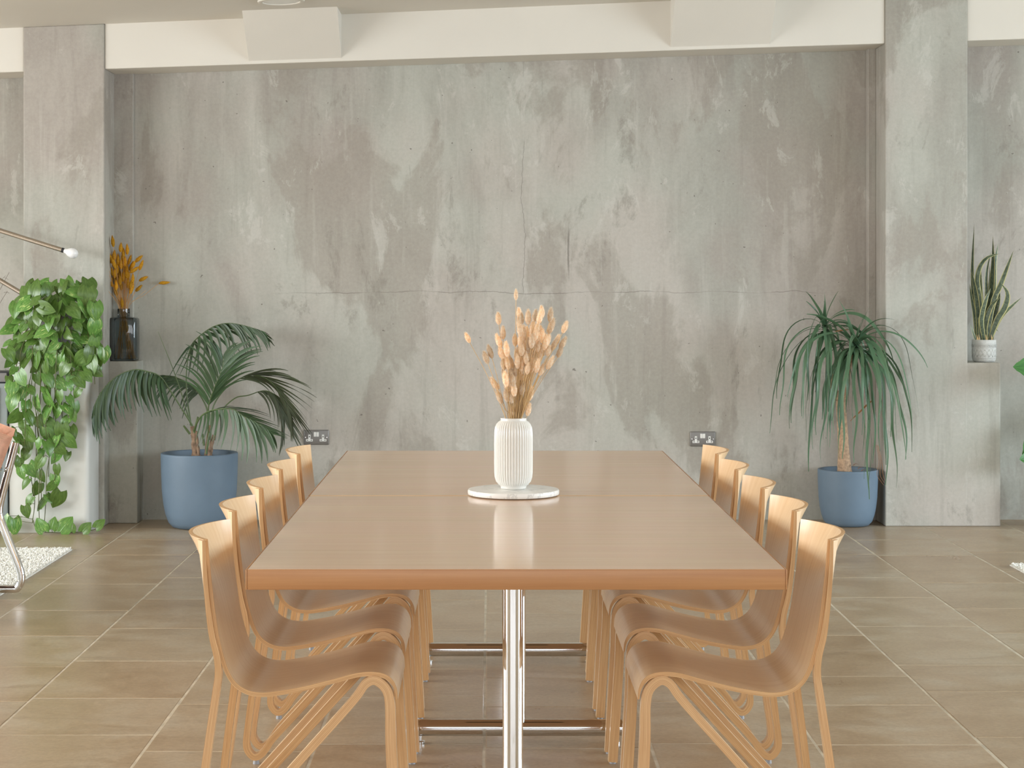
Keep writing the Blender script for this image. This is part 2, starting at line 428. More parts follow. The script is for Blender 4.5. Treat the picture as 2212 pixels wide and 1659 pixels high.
def snake():
    k = NT('banded_snake_plant_leaf'); uv = k.uv(); r = k.rand()
    su = k.n('ShaderNodeSeparateXYZ'); k.lk(uv, su.inputs[0])
    off = k.n('ShaderNodeCombineXYZ'); k.lk(k.math('MULTIPLY', r, 31.0), off.inputs[2])
    ad = k.n('ShaderNodeVectorMath', operation='ADD'); k.lk(uv, ad.inputs[0]); k.lk(off.outputs[0], ad.inputs[1])
    band = k.noise(k.mapping(ad.outputs[0], (2.0, 26, 1)), 1.0, 4, 0.6, 0.6)
    c = k.ramp(band, [(0.35, srgb(62, 78, 60)), (0.55, srgb(88, 102, 82)), (0.75, srgb(126, 138, 118))])
    e = k.math('ABSOLUTE', k.math('SUBTRACT', su.outputs[0], 0.5))
    c = k.mix(k.sstep(e, 0.33, 0.40), c, srgb(190, 186, 128))
    k.col(c); k.rough(0.4)
    return k.m
M['snake'] = snake()
def fuzzy(name, a, b):
    k = NT(name); p = k.obj(); r = k.rand()
    n = k.noise(p, 160.0, 3)
    c = k.ramp(n, [(0.3, a), (0.7, b)])
    hv = k.n('ShaderNodeHueSaturation'); k.lk(c, hv.inputs['Color']); k.lk(k.math('MULTIPLY_ADD', r, 0.34, 0.83), hv.inputs['Value'])
    k.col(hv.outputs[0]); k.rough(0.9)
    tr = k.n('ShaderNodeBsdfTranslucent'); k.lk(hv.outputs[0], tr.inputs[0])
    mx = k.n('ShaderNodeMixShader'); mx.inputs[0].default_value = 0.4
    k.lk(k.b.outputs[0], mx.inputs[1]); k.lk(tr.outputs[0], mx.inputs[2]); k.lk(mx.outputs[0], k.t.nodes['Material Output'].inputs[0])
    return k.m
M['tan_head'] = fuzzy('tan_bunny_tail', srgb(240, 212, 176), srgb(255, 244, 226))
M['tan_stem'] = plain('straw_stem', srgb(206, 172, 122), 0.7, var=0.1)
M['gold_head'] = fuzzy('golden_bunny_tail', srgb(206, 150, 26), srgb(242, 194, 62))
M['gold_stem'] = plain('golden_stem', srgb(204, 152, 84), 0.7, var=0.1)
def marble():
    k = NT('white_marble'); p = k.obj()
    v = k.noise(k.mapping(p, (5, 9, 5), rot=(0, 0, 0.5)), 1.0, 7, 0.6, 1.6)
    e = k.math('ABSOLUTE', k.math('SUBTRACT', v, 0.5))
    c = k.mix(k.math('MULTIPLY', k.math('SUBTRACT', 1.0, k.sstep(e, 0.0, 0.035)), 0.35), srgb(238, 236, 231), srgb(150, 148, 145))
    k.col(c); k.rough(0.3)
    return k.m
M['marble'] = marble()
def smoked():
    k = NT('smoked_grey_glass')
    tr = k.n('ShaderNodeBsdfTransparent'); tr.inputs[0].default_value = (0.50, 0.55, 0.58, 1)
    gl = k.n('ShaderNodeBsdfGlossy'); gl.inputs['Roughness'].default_value = 0.04; gl.inputs[0].default_value = (1, 1, 1, 1)
    fr = k.n('ShaderNodeFresnel'); fr.inputs[0].default_value = 1.45
    mx = k.n('ShaderNodeMixShader'); k.lk(fr.outputs[0], mx.inputs[0]); k.lk(tr.outputs[0], mx.inputs[1]); k.lk(gl.outputs[0], mx.inputs[2])
    k.lk(mx.outputs[0], k.t.nodes['Material Output'].inputs[0])
    return k.m
M['smoked'] = smoked()
M['rug'] = plain('cream_wool_pile', srgb(240, 236, 228), 0.95, var=0.10, vscale=50)

# ================================================================== SETTING
CEIL = lambda X: 2.834 + 0.041 * (X + 2.162)
BEAM = lambda X: 2.580 + 0.0327 * (X + 2.17)
def st(o, label=None): return tag(o, label, None, None, 'structure')

# floor slab (grout) with stone tiles laid in long courses
FX0, FX1, FY0, FY1 = -3.97, 4.42, 3.2, YB
fl = box('floor', FX0, FX1, FY0, FY1, -0.10, -0.0010, M['grout']); st(fl, 'brown stone tiled floor with pale joints')
for nm, a in (('floor_screed', (XL, FX0, YF, YB)), ('floor_screed', (FX1, XR, YF, YB)), ('floor_screed', (FX0, FX1, YF, FY0))):
    box(nm, a[0], a[1], a[2], a[3], -0.10, 0.0, M['tile_far'], fl)
lines = [-3.97, -3.48, -2.985, -2.49, -1.997, -1.503, -1.008, -0.51, -0.012, 0.48, 0.97, 1.461, 1.954, 2.447, 2.94, 3.43, 3.92, 4.42]
joints = {4: [10.34, 9.89, 9.33, 8.43, 7.74, 7.18, 6.6, 6.05], 5: [10.2, 9.38, 8.61, 8.02, 7.34, 6.7, 6.1, 5.6], 3: [10.15, 9.3, 8.6, 8.0, 7.4],
          7: [10.1, 9.4, 8.7, 8.0, 7.31, 6.56, 6.12, 5.49], 8: [10.0, 9.2, 8.5, 7.68, 7.05, 6.41, 5.97, 5.44],
          10: [10.2, 9.5, 8.9, 8.3, 7.75, 7.19, 6.44, 6.0, 5.48], 11: [10.3, 9.35, 8.61, 8.07, 7.38, 6.63, 6.2, 5.57], 12: [9.88, 9.31, 8.46, 7.79, 7.24, 6.6, 6.05], 13: [10.29, 9.43, 8.8, 8.2, 7.5]}
rt = random.Random(3)
for c in range(len(lines) - 1):
    ys = list(joints.get(c, []))
    y = ys[-1] if ys else YB - rt.uniform(0.2, 0.6)
    if not ys: ys = [y]
    while y > FY0 + 0.8:
        y -= rt.uniform(0.55, 0.85); ys.append(y)
    ed = [YB] + ys + [FY0]
    for a, b in zip(ed, ed[1:]):
        if a - b < 0.05: continue
        g = 0.0034; g2 = 0.0024
        bm = bmesh.new(); jx = lambda: rt.uniform(-0.0012, 0.0012)
        hz = rt.uniform(-0.0003, 0.0003)
        x0, x1, y0, y1 = lines[c] + g + jx(), lines[c + 1] - g + jx(), b + g2 + jx(), a - g2 + jx()
        e = 0.003
        vs = [(x0, y0, -0.004), (x1, y0, -0.004), (x1, y1, -0.004), (x0, y1, -0.004), (x0, y0, hz - 0.0012), (x1, y0, hz - 0.0012), (x1, y1, hz - 0.0012), (x0, y1, hz - 0.0012),
              (x0 + e, y0 + e, hz), (x1 - e, y0 + e, hz), (x1 - e, y1 - e, hz), (x0 + e, y1 - e, hz)]
        fs = [(0, 1, 5, 4), (1, 2, 6, 5), (2, 3, 7, 6), (3, 0, 4, 7), (4, 5, 9, 8), (5, 6, 10, 9), (6, 7, 11, 10), (7, 4, 8, 11), (8, 9, 10, 11)]
        mk('floor_tile', vs, fs, M['tile'], fl, smooth=False); bm.free()

# back wall, side walls and the wall behind the camera with window openings
WT = 0.25
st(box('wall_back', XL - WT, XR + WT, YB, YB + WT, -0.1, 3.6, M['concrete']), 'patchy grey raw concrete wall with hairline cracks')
def wall_open(name, boxes, label):
    bm = bmesh.new()
    for b in boxes: box_bm(bm, *b)
    return st(bm_obj(name, bm, M['white_paint']), label)
def side_wall(name, x0, x1, label):
    return wall_open(name, [(x0, x1, YF, YB, -0.1, 0.15), (x0, x1, YF, YB, 2.60, 3.6), (x0, x1, YF, 1.0, 0.15, 2.60), (x0, x1, 9.0, YB, 0.15, 2.60)], label)
side_wall('wall_left', XL - WT, XL, 'white wall with a long window band, out of view')
side_wall('wall_right', XR, XR + WT, 'white wall with a long window band, out of view')
wall_open('wall_front', [(XL, XR, YF - WT, YF, -0.1, 0.15), (XL, XR, YF - WT, YF, 2.60, 3.6), (XL, -5.7, YF - WT, YF, 0.15, 2.60), (6.3, XR, YF - WT, YF, 0.15, 2.60)], 'white window wall behind the viewer')
def window(name, along, fixed, a0, a1, label):
    bm = bmesh.new(); n = 5; fw = 0.03
    def bar(p0, p1, z0, z1):
        if along == 'y': box_bm(bm, fixed - 0.03, fixed + 0.03, p0, p1, z0, z1)
        else: box_bm(bm, p0, p1, fixed - 0.03, fixed + 0.03, z0, z1)
    bar(a0, a1, 0.15, 0.20); bar(a0, a1, 2.55, 2.60)
    for i in range(n + 1):
        c = a0 + (a1 - a0) * i / n
        bar(max(a0, c - fw), min(a1, c + fw), 0.20, 2.55)
    return st(bm_obj(name, bm, M['black']), label)
window('window_1', 'y', XL - 0.05, 1.0, 9.0, 'dark framed window band in the left wall')
window('window_2', 'y', XR + 0.05, 1.0, 9.0, 'dark framed window band in the right wall')
window('window_3', 'x', YF - 0.05, -5.7, 6.3, 'dark framed window band behind the viewer')

# ceiling, sloping gently up to the right
hexa_c = [(XL, YF, CEIL(XL)), (XR, YF, CEIL(XR)), (XR, YB, CEIL(XR)), (XL, YB, CEIL(XL))]
st(hexa('ceiling', hexa_c, [(x, y, z + 0.3) for x, y, z in hexa_c], M['white_paint']), 'white painted ceiling rising gently to one side')

# columns
CF = 10.44
def column(name, x0, x1, y0, label):
    b = [(x0, y0, 0), (x1, y0, 0), (x1, YB, 0), (x0, YB, 0)]
    t = [(x0, y0, CEIL(x0)), (x1, y0, CEIL(x1)), (x1, YB, CEIL(x1)), (x0, YB, CEIL(x0))]
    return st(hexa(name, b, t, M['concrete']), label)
def rough_edges(o, off=0.006):
    bm = bmesh.new(); bm.from_mesh(o.data)
    bmesh.ops.bevel(bm, geom=list(bm.edges), offset=off, segments=2, affect='EDGES', profile=0.5)
    bm.to_mesh(o.data); bm.free(); return o
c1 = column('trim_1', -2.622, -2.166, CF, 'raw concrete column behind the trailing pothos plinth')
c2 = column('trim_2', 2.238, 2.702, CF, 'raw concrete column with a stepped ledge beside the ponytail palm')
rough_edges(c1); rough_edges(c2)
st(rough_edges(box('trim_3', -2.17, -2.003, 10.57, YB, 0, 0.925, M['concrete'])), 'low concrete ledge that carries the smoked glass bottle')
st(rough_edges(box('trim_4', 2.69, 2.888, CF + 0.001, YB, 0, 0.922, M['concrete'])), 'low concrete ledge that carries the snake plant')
st(rough_edges(box('trim_5', -2.17, -2.055, YB - 0.035, YB, 0.9, BEAM(-2.1) + 0.05, M['concrete']), 0.004), 'narrow concrete strip in the wall corner')
st(rough_edges(box('trim_6', 2.19, 2.24, YB - 0.06, YB, 0, BEAM(2.2) + 0.03, M['concrete']), 0.006), 'narrow concrete strip in the right wall corner')

# white downstand beam, one run between the columns and one beyond each
def beam(name, x0, x1, label):
    y0 = CF + 0.012
    b = [(x0, y0, BEAM(x0)), (x1, y0, BEAM(x1)), (x1, YB, BEAM(x1)), (x0, YB, BEAM(x0))]
    t = [(x0, y0, CEIL(x0) + .02), (x1, y0, CEIL(x1) + .02), (x1, YB, CEIL(x1) + .02), (x0, YB, CEIL(x0) + .02)]
    return st(rough_edges(hexa(name, b, t, M['white_paint']), 0.005), label)
bmain = beam('trim_7', -2.166, 2.238, 'white beam above the concrete wall with two wedge haunches')
beam('trim_8', XL, -2.622, 'white beam beyond the pothos column')
beam('trim_9', 2.702, XR, 'white beam beyond the snake plant ledge')
for x0, x1 in ((-1.352, -0.83), (1.028, 1.588)):
    yb = CF + 0.02; yt = 10.15
    zz = lambda x: BEAM(x) + 0.012
    vs = [(x0, yb, zz(x0)), (x1, yb, zz(x1)), (x0, yt, CEIL(x0) + .01), (x1, yt, CEIL(x1) + .01), (x0, yb, CEIL(x0) + .01), (x1, yb, CEIL(x1) + .01)]
    mk('haunch', vs, [(0, 1, 3, 2), (0, 2, 4), (1, 5, 3), (0, 4, 5, 1), (2, 3, 5, 4)], M['white_paint'], bmain, smooth=False)

# recessed ceiling light
dx, dy = -1.105, 9.875
dl = empty('ceiling_downlight', (dx, dy, CEIL(dx)))
dl.rotation_euler = (0, -math.atan(0.041), 0)
tag(dl, 'round white recessed downlight in the ceiling beside a haunch', 'ceiling light')
lathe('rim', [(0.100, -0.001), (0.100, -0.008), (0.112, -0.012), (0.124, -0.008), (0.126, 0.0)], M['white_paint'], dl, 48, cap=False)
lathe('diffuser', [(0.0005, -0.004), (0.05, -0.004), (0.101, -0.004)], M['white_plastic'], dl, 48, cap=False)

# ================================================================== TABLE
T0, T1, TX0, TX1, TZ, TT = 4.169, 7.151, -0.547, 0.673, 0.72, 0.046
SEAM = 5.626
tb = empty('dining_table', (0.063, 5.66, 0))
tag(tb, 'long pale wooden dining table on chrome pedestals', 'table')
def L(o, parent):       # keep world coordinates of the vertices under a moved empty
    o.data.transform(Matrix.Translation(-Vector(parent.location))); return o
def tabletop(y0, y1, front, back, TZ=TZ):
    bw = 0.004
    o = L(box('tabletop', TX0 + bw, TX1 - bw, y0 + (bw if front else 0), y1 - (bw if back else 0), TZ - TT + 0.001, TZ, M['table'], tb, 0.0012, 1), tb)
    def strip(n, a): return L(box(n, *a, M['table_edge'], tb, 0.0016, 2), tb)
    z0, z1 = TZ - TT, TZ - 0.0004
    strip('edge_strip', (TX0, TX0 + bw, y0, y1, z0, z1)); strip('edge_strip', (TX1 - bw, TX1, y0, y1, z0, z1))
    if front: strip('edge_strip', (TX0 + bw, TX1 - bw, y0, y0 + bw, z0, z1))
    if back: strip('edge_strip', (TX0 + bw, TX1 - bw, y1 - bw, y1, z0, z1))
tabletop(T0, SEAM - 0.0012, True, False); tabletop(SEAM + 0.0012, T1, False, True, TZ + 0.0014)
for px, py in ((0.058, 4.40), (0.086, 5.50), (0.074, 6.68)):
    r = 0.0245
    ped = L(tube('pedestal_post', [(px, py, 0.066), (px, py, TZ - TT - 0.008)], r, M['chrome'], tb, 40), tb)
    pl = L(box('mounting_plate', px - 0.16, px + 0.16, py - 0.06, py + 0.06, TZ - TT - 0.009, TZ - TT, M['black'], tb, 0.002, 1), tb)
    bz = 0.046; xs = (px - 0.31, px + 0.31)
    ft = L(tube('floor_bar', [(xs[0], py, bz), (xs[1], py, bz)], 0.0245, M['chrome'], tb, 32), tb)
    for s, e in zip((1, -1), xs):
        prof = [(0.0245, 0.0), (0.0225, 0.006), (0.015, 0.012), (0.004, 0.015)]
        vs, fs = tube_data([(e - s * z, py, bz) for q, z in prof], [q for q, z in prof], 24)
        L(sharp(mk('end_cap', vs, fs, M['chrome'], tb)), tb)
        L(lathe('levelling_foot', [(0.016, 0.0), (0.016, 0.006), (0.006, 0.008), (0.006, 0.026)], M['chrome'], tb, 16, loc=(e + s * 0.02, py, 0.0)), tb)

# ================================================================== CHAIRS
CW = 0.376
prof_shell = [(-.462, .768), (-.4525, .661), (-.438, .550), (-.422, .484), (-.408, .449), (-.39, .426), (-.365, .4115), (-.335, .406), (-.30, .4085), (-.234, .420), (-.162, .438), (-.115, .4505), (-.0825, .4542), (-.054, .4515), (-.034, .441), (-.021, .421), (-.0165, .395)]
prof_frame = [((-.0135, .006), .026), ((-.022, .15), .026), ((-.0305, .30), .025), ((-.0325, .382), .023), ((-.0415, .4195), .021), ((-.0665, .4405), .0205), ((-.089, .4330), .020), ((-.1085, .4060), .0195), ((-.140, .3690), .019), ((-.200, .3030), .019), ((-.2555, .2414), .019), ((-.345, .143), .019), ((-.407, .075), .019), ((-.424, .0500), .019), ((-.440, .0300), .019), ((-.459, .0215), .019), ((-.4755, .034), .0185), ((-.4835, .062), .018),
              ((-.474, .14), .018), ((-.4605, .243), .018), ((-.446, .35), .0175), ((-.4365, .42), .0165), ((-.4325, .455), .0155), ((-.4355, .495), .0145), ((-.449, .553), .0130), ((-.4625, .661), .0105), ((-.4705, .766), .0080)]
def sag(x, z, y):
    if z <= 0.45: return x
    s = 0.062 * ((z - 0.45) / 0.318) ** 3
    return x - s * max(-0.15, 1 - (2 * y / CW) ** 2)
def splay(y, z):
    return y * (1 + (0.217 / 0.186 - 1) * max(0.0, 1 - z / 0.45))
def strip_mesh(name, path, thick, ys, legs=False):
    """bent laminated strip: path in x-z, extruded over the listed y values; veneer faces + laminated edges"""
    m = len(path); vs = []; uvs_f = []; fs = []; mi = []; uvl = []
    s = [0.0]
    for a, b in zip(path, path[1:]): s.append(s[-1] + (Vector(b) - Vector(a)).length)
    nr = []
    for i in range(m):
        a, b = Vector(path[max(i - 1, 0)]), Vector(path[min(i + 1, m - 1)])
        t = (b - a).normalized(); nr.append(Vector((-t.y, t.x)))
    ny = len(ys)
    for side in (1, -1):
        for i in range(m):
            c = Vector(path[i]) + nr[i] * side * thick[i] / 2
            for y in ys:
                vs.append((sag(c.x, c.y, y), splay(y, c.y) if legs else y, c.y))
    idx = lambda sd, i, j: sd * m * ny + i * ny + j
    def add(q, uv, k): fs.append(q); uvl.append(uv); mi.append(k)
    for i in range(m - 1):
        for j in range(ny - 1):
            u = [(s[i], ys[j]), (s[i + 1], ys[j]), (s[i + 1], ys[j + 1]), (s[i], ys[j + 1])]
            add((idx(0, i, j), idx(0, i + 1, j), idx(0, i + 1, j + 1), idx(0, i, j + 1)), u, 0)
            add((idx(1, i, j), idx(1, i, j + 1), idx(1, i + 1, j + 1), idx(1, i + 1, j)), [u[0], u[3], u[2], u[1]], 0)
        for j, fl_ in ((0, False), (ny - 1, True)):
            q = [idx(0, i, j), idx(1, i, j), idx(1, i + 1, j), idx(0, i + 1, j)]
            uv = [(s[i], 0), (s[i], thick[i]), (s[i + 1], thick[i + 1]), (s[i + 1], 0)]
            if fl_: q.reverse(); uv.reverse()
            add(tuple(q), uv, 1)
    for i, fl_ in ((0, False), (m - 1, True)):
        for j in range(ny - 1):
            q = [idx(0, i, j), idx(0, i, j + 1), idx(1, i, j + 1), idx(1, i, j)]
            uv = [(ys[j], 0), (ys[j + 1], 0), (ys[j + 1], thick[i]), (ys[j], thick[i])]
            if fl_: q.reverse(); uv.reverse()
            add(tuple(q), uv, 1)
    me = bpy.data.meshes.new(name); me.from_pydata(vs, [], fs)
    me.materials.append(M['veneer']); me.materials.append(M['edge'])
    me.polygons.foreach_set('material_index', mi); me.polygons.foreach_set('use_smooth', [True] * len(fs))
    l = me.uv_layers.new(name='uv')
    for p, uv in zip(me.polygons, uvl):
        for li, c in zip(p.loop_indices, uv): l.data[li].uv = c
    me.update()
    try: me.set_sharp_from_angle(angle=math.radians(50))
    except Exception: pass
    return me
ps = [tuple(v) for v in crom([Vector(p) for p in prof_shell], 4)]
hw = CW / 2
th = [0.0105] * len(ps)
for q in range(8): th[-1 - q] = 0.0105 - 0.0075 * (1 - q / 8)
me_shell = strip_mesh('seat_shell', ps, th, [(-hw + 0.001) + (CW - 0.002) * j / 16 for j in range(17)])
pf = crom([Vector((p[0], p[1], t)) for p, t in prof_frame], 4)
me_fr = [strip_mesh('side_frame', [(v.x, v.y) for v in pf], [v.z for v in pf], [a, a + 0.012, a + 0.024], True) for a in (-hw - 0.008, hw - 0.016)]
def disc_mesh(name, r, h, mat):
    bm = bmesh.new(); bmesh.ops.create_cone(bm, cap_ends=True, segments=14, radius1=r, radius2=r * 0.85, depth=h)
    me = bpy.data.meshes.new(name); bm.to_mesh(me); bm.free(); me.materials.append(mat); return me
me_pad = disc_mesh('foot_pad', 0.0095, 0.0105, M['pad'])
for me in me_fr + [me_shell]:
    me.transform(Matrix.Translation((0.24, 0, 0)))
def chair(X, Y, rz, label, group):
    t = empty('dining_chair', (X, Y, 0), rz); tag(t, label, 'chair', group)
    link('seat_shell', me_shell, t)
    for me, a in zip(me_fr, (-0.2275 + 0.0115, 0.2275 - 0.0115)):
        f = link('side_frame', me, t)
        for x in (-0.0135, -0.457):
            p = link('foot_pad', me_pad, f); p.location = (x + 0.24, a, 0.00525)
    return t
ordn = ['fifth', 'fourth', 'third', 'second', 'first']
rc = random.Random(5)
for i in range(5):
    yc = 4.50 + 0.5475 * i
    chair(-0.20 - 0.24 + (0.004, -0.003, 0, -0.004, -0.003)[i], yc, 0, 'pale bent plywood chair, %s from the concrete wall, on the table\'s pothos side' % ordn[i], 'plywood dining chairs along the table')
    chair(0.335 + 0.24 + (-0.002, 0.005, 0.002, -0.002, 0.004)[i], yc + (0.0, 0.006, 0.0, -0.006, 0.0)[i], math.pi, 'pale bent plywood chair, %s from the concrete wall, on the table\'s ponytail palm side' % ordn[i], 'plywood dining chairs along the table')

# ================================================================== VASE ON THE TABLE
VXc, VYc = 0.0765, 5.65
sl = lathe('serving_slab', [(0.134, 0.0), (0.1385, 0.002), (0.1395, 0.006), (0.1395, 0.0125), (0.1375, 0.0165), (0.132, 0.0175), (0.0005, 0.0175)], M['marble'], None, 96)
sl.location = (VXc, VYc, TZ + 0.0014); tag(sl, 'round white marble slab under the ribbed vase', 'slab')
vz = TZ + 0.0189
vase = empty('ribbed_vase', (VXc, VYc, vz)); tag(vase, 'white ribbed ceramic vase of bunny tails on the marble slab', 'vase')
pr = [(0.0005, 0.001), (0.034, 0.0), (0.0385, 0.002), (0.0395, 0.006), (0.040, 0.010), (0.046, 0.014), (0.0535, 0.023), (0.0575, 0.036), (0.0588, 0.05), (0.0592, 0.08), (0.0592, 0.12), (0.0592, 0.155), (0.0585, 0.175), (0.0565, 0.188), (0.052, 0.198), (0.0455, 0.205), (0.0405, 0.208), (0.0395, 0.2105), (0.040, 0.2145), (0.039, 0.2165), (0.0365, 0.2165), (0.0355, 0.2135), (0.0355, 0.19), (0.050, 0.17), (0.052, 0.06), (0.04, 0.02), (0.0005, 0.018)]
def ribs(a, i):
    z = pr[i][1]
    if i < 5 or i > 15: return 1.0
    d = 0.045 * min(1, (i - 4) / 3) * min(1, (16 - i) / 2.5)
    return 1.0 - d * (1 - abs(math.sin(22 * a))) 
lathe('vase_body', pr, M['ceramic'], vase, 352, mod=ribs, ang=75)

# dried bunny tails: a fuzzy seed head on a thin stem, each one a thing of its own
def head_mesh(name, L_, R_, mat, seed, hair):
    rg = random.Random(seed); vs, fs = [], []
    nseg, nr = 10, 9
    for i in range(nr + 1):
        t = i / nr
        r = R_ * (math.sin(math.pi * min(1, 0.06 + t * 0.94)) ** 0.62) * (1.08 - 0.35 * t)
        for k in range(nseg):
            a = 2 * math.pi * k / nseg
            q = r * rg.uniform(0.9, 1.1)
            vs.append((q * math.cos(a), q * math.sin(a), t * L_))
    for i in range(nr):
        for k in range(nseg): fs.append((i * nseg + k, i * nseg + (k + 1) % nseg, (i + 1) * nseg + (k + 1) % nseg, (i + 1) * nseg + k))
    fs.append(tuple(nr * nseg + k for k in range(nseg)))
    for h in range(hair):
        t = rg.random() ** 0.8; a = rg.uniform(0, 2 * math.pi)
        r = R_ * (math.sin(math.pi * min(1, 0.06 + t * 0.94)) ** 0.62) * (1.08 - 0.35 * t) * 0.9
        b = Vector((r * math.cos(a), r * math.sin(a), t * L_))
        out = Vector((math.cos(a), math.sin(a), rg.uniform(1.2, 2.4))).normalized()
        ln = R_ * rg.uniform(0.5, 1.05)
        sd = out.cross(Vector((math.cos(a), math.sin(a), 0))).normalized() * R_ * 0.055
        n = len(vs); vs += [b - sd, b + sd, b + out * ln]; fs.append((n, n + 1, n + 2))
    me = bpy.data.meshes.new(name); me.from_pydata([tuple(v) for v in vs], [], fs); me.materials.append(mat)
    me.polygons.foreach_set('use_smooth', [True] * len(fs)); me.update(); return me
def bunny(base, tip_base, dirv, me, mstem, r, label, group, bend=0.25):
    """base = point in the vase, tip_base = where the seed head starts, dirv = head direction"""
    o = empty('bunny_tail_stem', base); tag(o, label, 'dried grass', group)
    d = tip_base - base; side = Vector((d.x, d.y, 0)) * -bend
    pts = [Vector((0, 0, 0)), d * 0.35 + side * 0.3, d * 0.7 + side * 0.25, d]
    tube('stem', crom(pts, 5), [r] * 16, mstem, o, 5)
    h = link('seed_head', me, o); h.location = d
    h.rotation_euler = dirv.to_track_quat('Z', 'Y').to_euler()
    return o
tan = [head_mesh('tan_head', L_, R_, M['tan_head'], 11 + i, 420) for i, (L_, R_) in enumerate(((0.037, 0.0085), (0.034, 0.0090), (0.040, 0.0088), (0.031, 0.0080)))]
rb = random.Random(21)
def z5(x, y, Y=VYc): return P(950 + 0.30147 * x, 600 + 0.30147 * y, Y)
# (head bottom x, y, lean x per length) measured on the photograph, then filled in
heads = [(546, 160, 0.0), (424, 335, -0.05), (455, 440, 0.0), (215, 465, -0.45), (440, 500, -0.35), (345, 615, -0.35), (375, 575, -0.3), (575, 300, -0.15), (632, 335, 0.05), (675, 315, 0.2), (705, 330, 0.2), (735, 285, -0.1),
         (788, 315, 0.05), (880, 395, 0.35), (780, 400, 0.3), (830, 480, 0.35), (860, 510, 0.5), (845, 570, 0.4), (765, 655, 0.5), (770, 560, 0.2), (800, 520, 0.5), (625, 430, 0.0), (660, 410, 0.1), (715, 420, 0.1), (580, 420, -0.1),
         (540, 490, 0.0), (575, 500, 0.0), (615, 505, 0.1), (655, 505, 0.05), (700, 480, 0.1), (735, 470, 0.05), (770, 480, 0.15), (485, 565, -0.1), (450, 580, -0.3), (480, 610, -0.4), (460, 660, -0.1), (520, 650, -0.2), (580, 620, 0.1), (600, 560, 0.0), (640, 590, 0.1),
         (680, 590, 0.1), (710, 580, 0.15), (740, 560, 0.2), (470, 735, -0.2), (510, 720, -0.2), (545, 705, 0.0), (590, 690, 0.0), (625, 690, 0.1), (690, 680, 0.2), (715, 700, 0.3), (420, 800, -0.6), (495, 820, -0.35), (535, 850, -0.1), (585, 840, 0.15), (620, 790, 0.05),
         (610, 890, 0.2), (445, 900, -0.4), (485, 890, -0.15), (575, 960, 0.0), (535, 1000, -0.2), (625, 990, 0.2), (560, 760, -0.05), (640, 740, 0.2), (600, 640, 0.05), (690, 640, 0.25), (555, 590, 0.0), (640, 880, 0.25), (520, 900, -0.1), (560, 880, 0.0), (600, 800, 0.1), (650, 680, 0.15), (570, 360, -0.1), (600, 450, 0.0), (690, 400, 0.15), (640, 540, 0.0), (590, 330, -0.1), (655, 460, 0.1), (620, 620, 0.0), (665, 560, 0.1), (700, 530, 0.15), (560, 650, -0.05), (590, 740, 0.0), (570, 800, 0.0), (655, 630, 0.15), (530, 780, -0.1), (680, 450, 0.1), (750, 520, 0.2), (610, 700, 0.1), (500, 660, -0.2), (585, 560, 0.0), (480, 780, -0.2)]
for i, (hx, hy, ln) in enumerate(heads):
    yo = rb.uniform(-0.045, 0.05) * min(1, (1000 - hy) / 350 + 0.3)
    tipb = z5(hx, hy, VYc + yo)
    a = math.atan2(yo, tipb.x - VXc)
    base = Vector((VXc + rb.uniform(-0.02, 0.02) - 0.2 * (tipb.x - VXc), VYc + rb.uniform(-0.02, 0.02), vz + 0.03))
    neck = Vector((VXc + max(-0.024, min(0.024, (tipb.x - VXc) * 0.35)), VYc + yo * 0.3, vz + 0.214))
    o = empty('bunny_tail_stem', base)
    tag(o, 'tan dried bunny tail grass standing in the white ribbed vase', 'dried grass', 'tan bunny tails in the ribbed vase')
    if i == 0: o['label'] = 'pale bunny tail standing straight up, tallest in the white ribbed vase'
    if i == 3: o['label'] = 'pale bunny tail on a long stem leaning far out of the ribbed vase'
    if (tipb - neck).length < 0.03: neck = neck.lerp(base, 0.4)
    pts = [Vector((0, 0, 0)), neck - base, (neck - base).lerp(tipb - base, 0.55) + Vector((-0.06 * (tipb.x - neck.x), 0, 0)), tipb - base]
    tube('stem', crom(pts, 5), 0.0009, M['tan_stem'], o, 5)
    h = link('seed_head', tan[i % 4], o); h.location = tipb - base
    dv = Vector((ln + rb.uniform(-0.06, 0.06), rb.uniform(-0.2, 0.2), 1.0))
    h.rotation_euler = dv.to_track_quat('Z', 'Y').to_euler(); s = rb.uniform(0.98, 1.2); h.scale = (s, s, s)
    if i == 0: h.scale = (0.8, 0.8, 0.85)

# ================================================================== SMOKED GLASS BOTTLE WITH GOLDEN TAILS
GB = Vector((-2.098, 10.652, 0.925))
gv = empty('glass_bottle_vase', GB); tag(gv, 'smoked grey glass bottle vase with golden bunny tails on the concrete ledge', 'vase')
def bottle_ring(hx, hy, z, rc_, n=8):
    out = []
    for cx, cy, a0 in ((1, 1, 0), (-1, 1, 90), (-1, -1, 180), (1, -1, 270)):
        for k in range(n):
            a = math.radians(a0 + 90 * k / (n - 1))
            out.append((cx * (hx - rc_) + rc_ * math.cos(a), cy * (hy - rc_) + rc_ * math.sin(a), z))
    return out
rings = [(0.006, 0.006, 0.0005, 0.005), (0.066, 0.048, 0.0005, 0.02), (0.079, 0.060, 0.004, 0.026), (0.0825, 0.064, 0.012, 0.028), (0.0835, 0.065, 0.12, 0.028), (0.0835, 0.065, 0.225, 0.028), (0.0815, 0.063, 0.240, 0.028), (0.074, 0.056, 0.248, 0.026), (0.045, 0.040, 0.2515, 0.035), (0.0365, 0.0365, 0.253, 0.0355), (0.0352, 0.0352, 0.258, 0.0350), (0.0352, 0.0352, 0.300, 0.0350)]
vs, fs = [], []
for q in rings: vs += bottle_ring(*q)
nn = 32
for i in range(len(rings) - 1):
    for k in range(nn): fs.append((i * nn + k, i * nn + (k + 1) % nn, (i + 1) * nn + (k + 1) % nn, (i + 1) * nn + k))
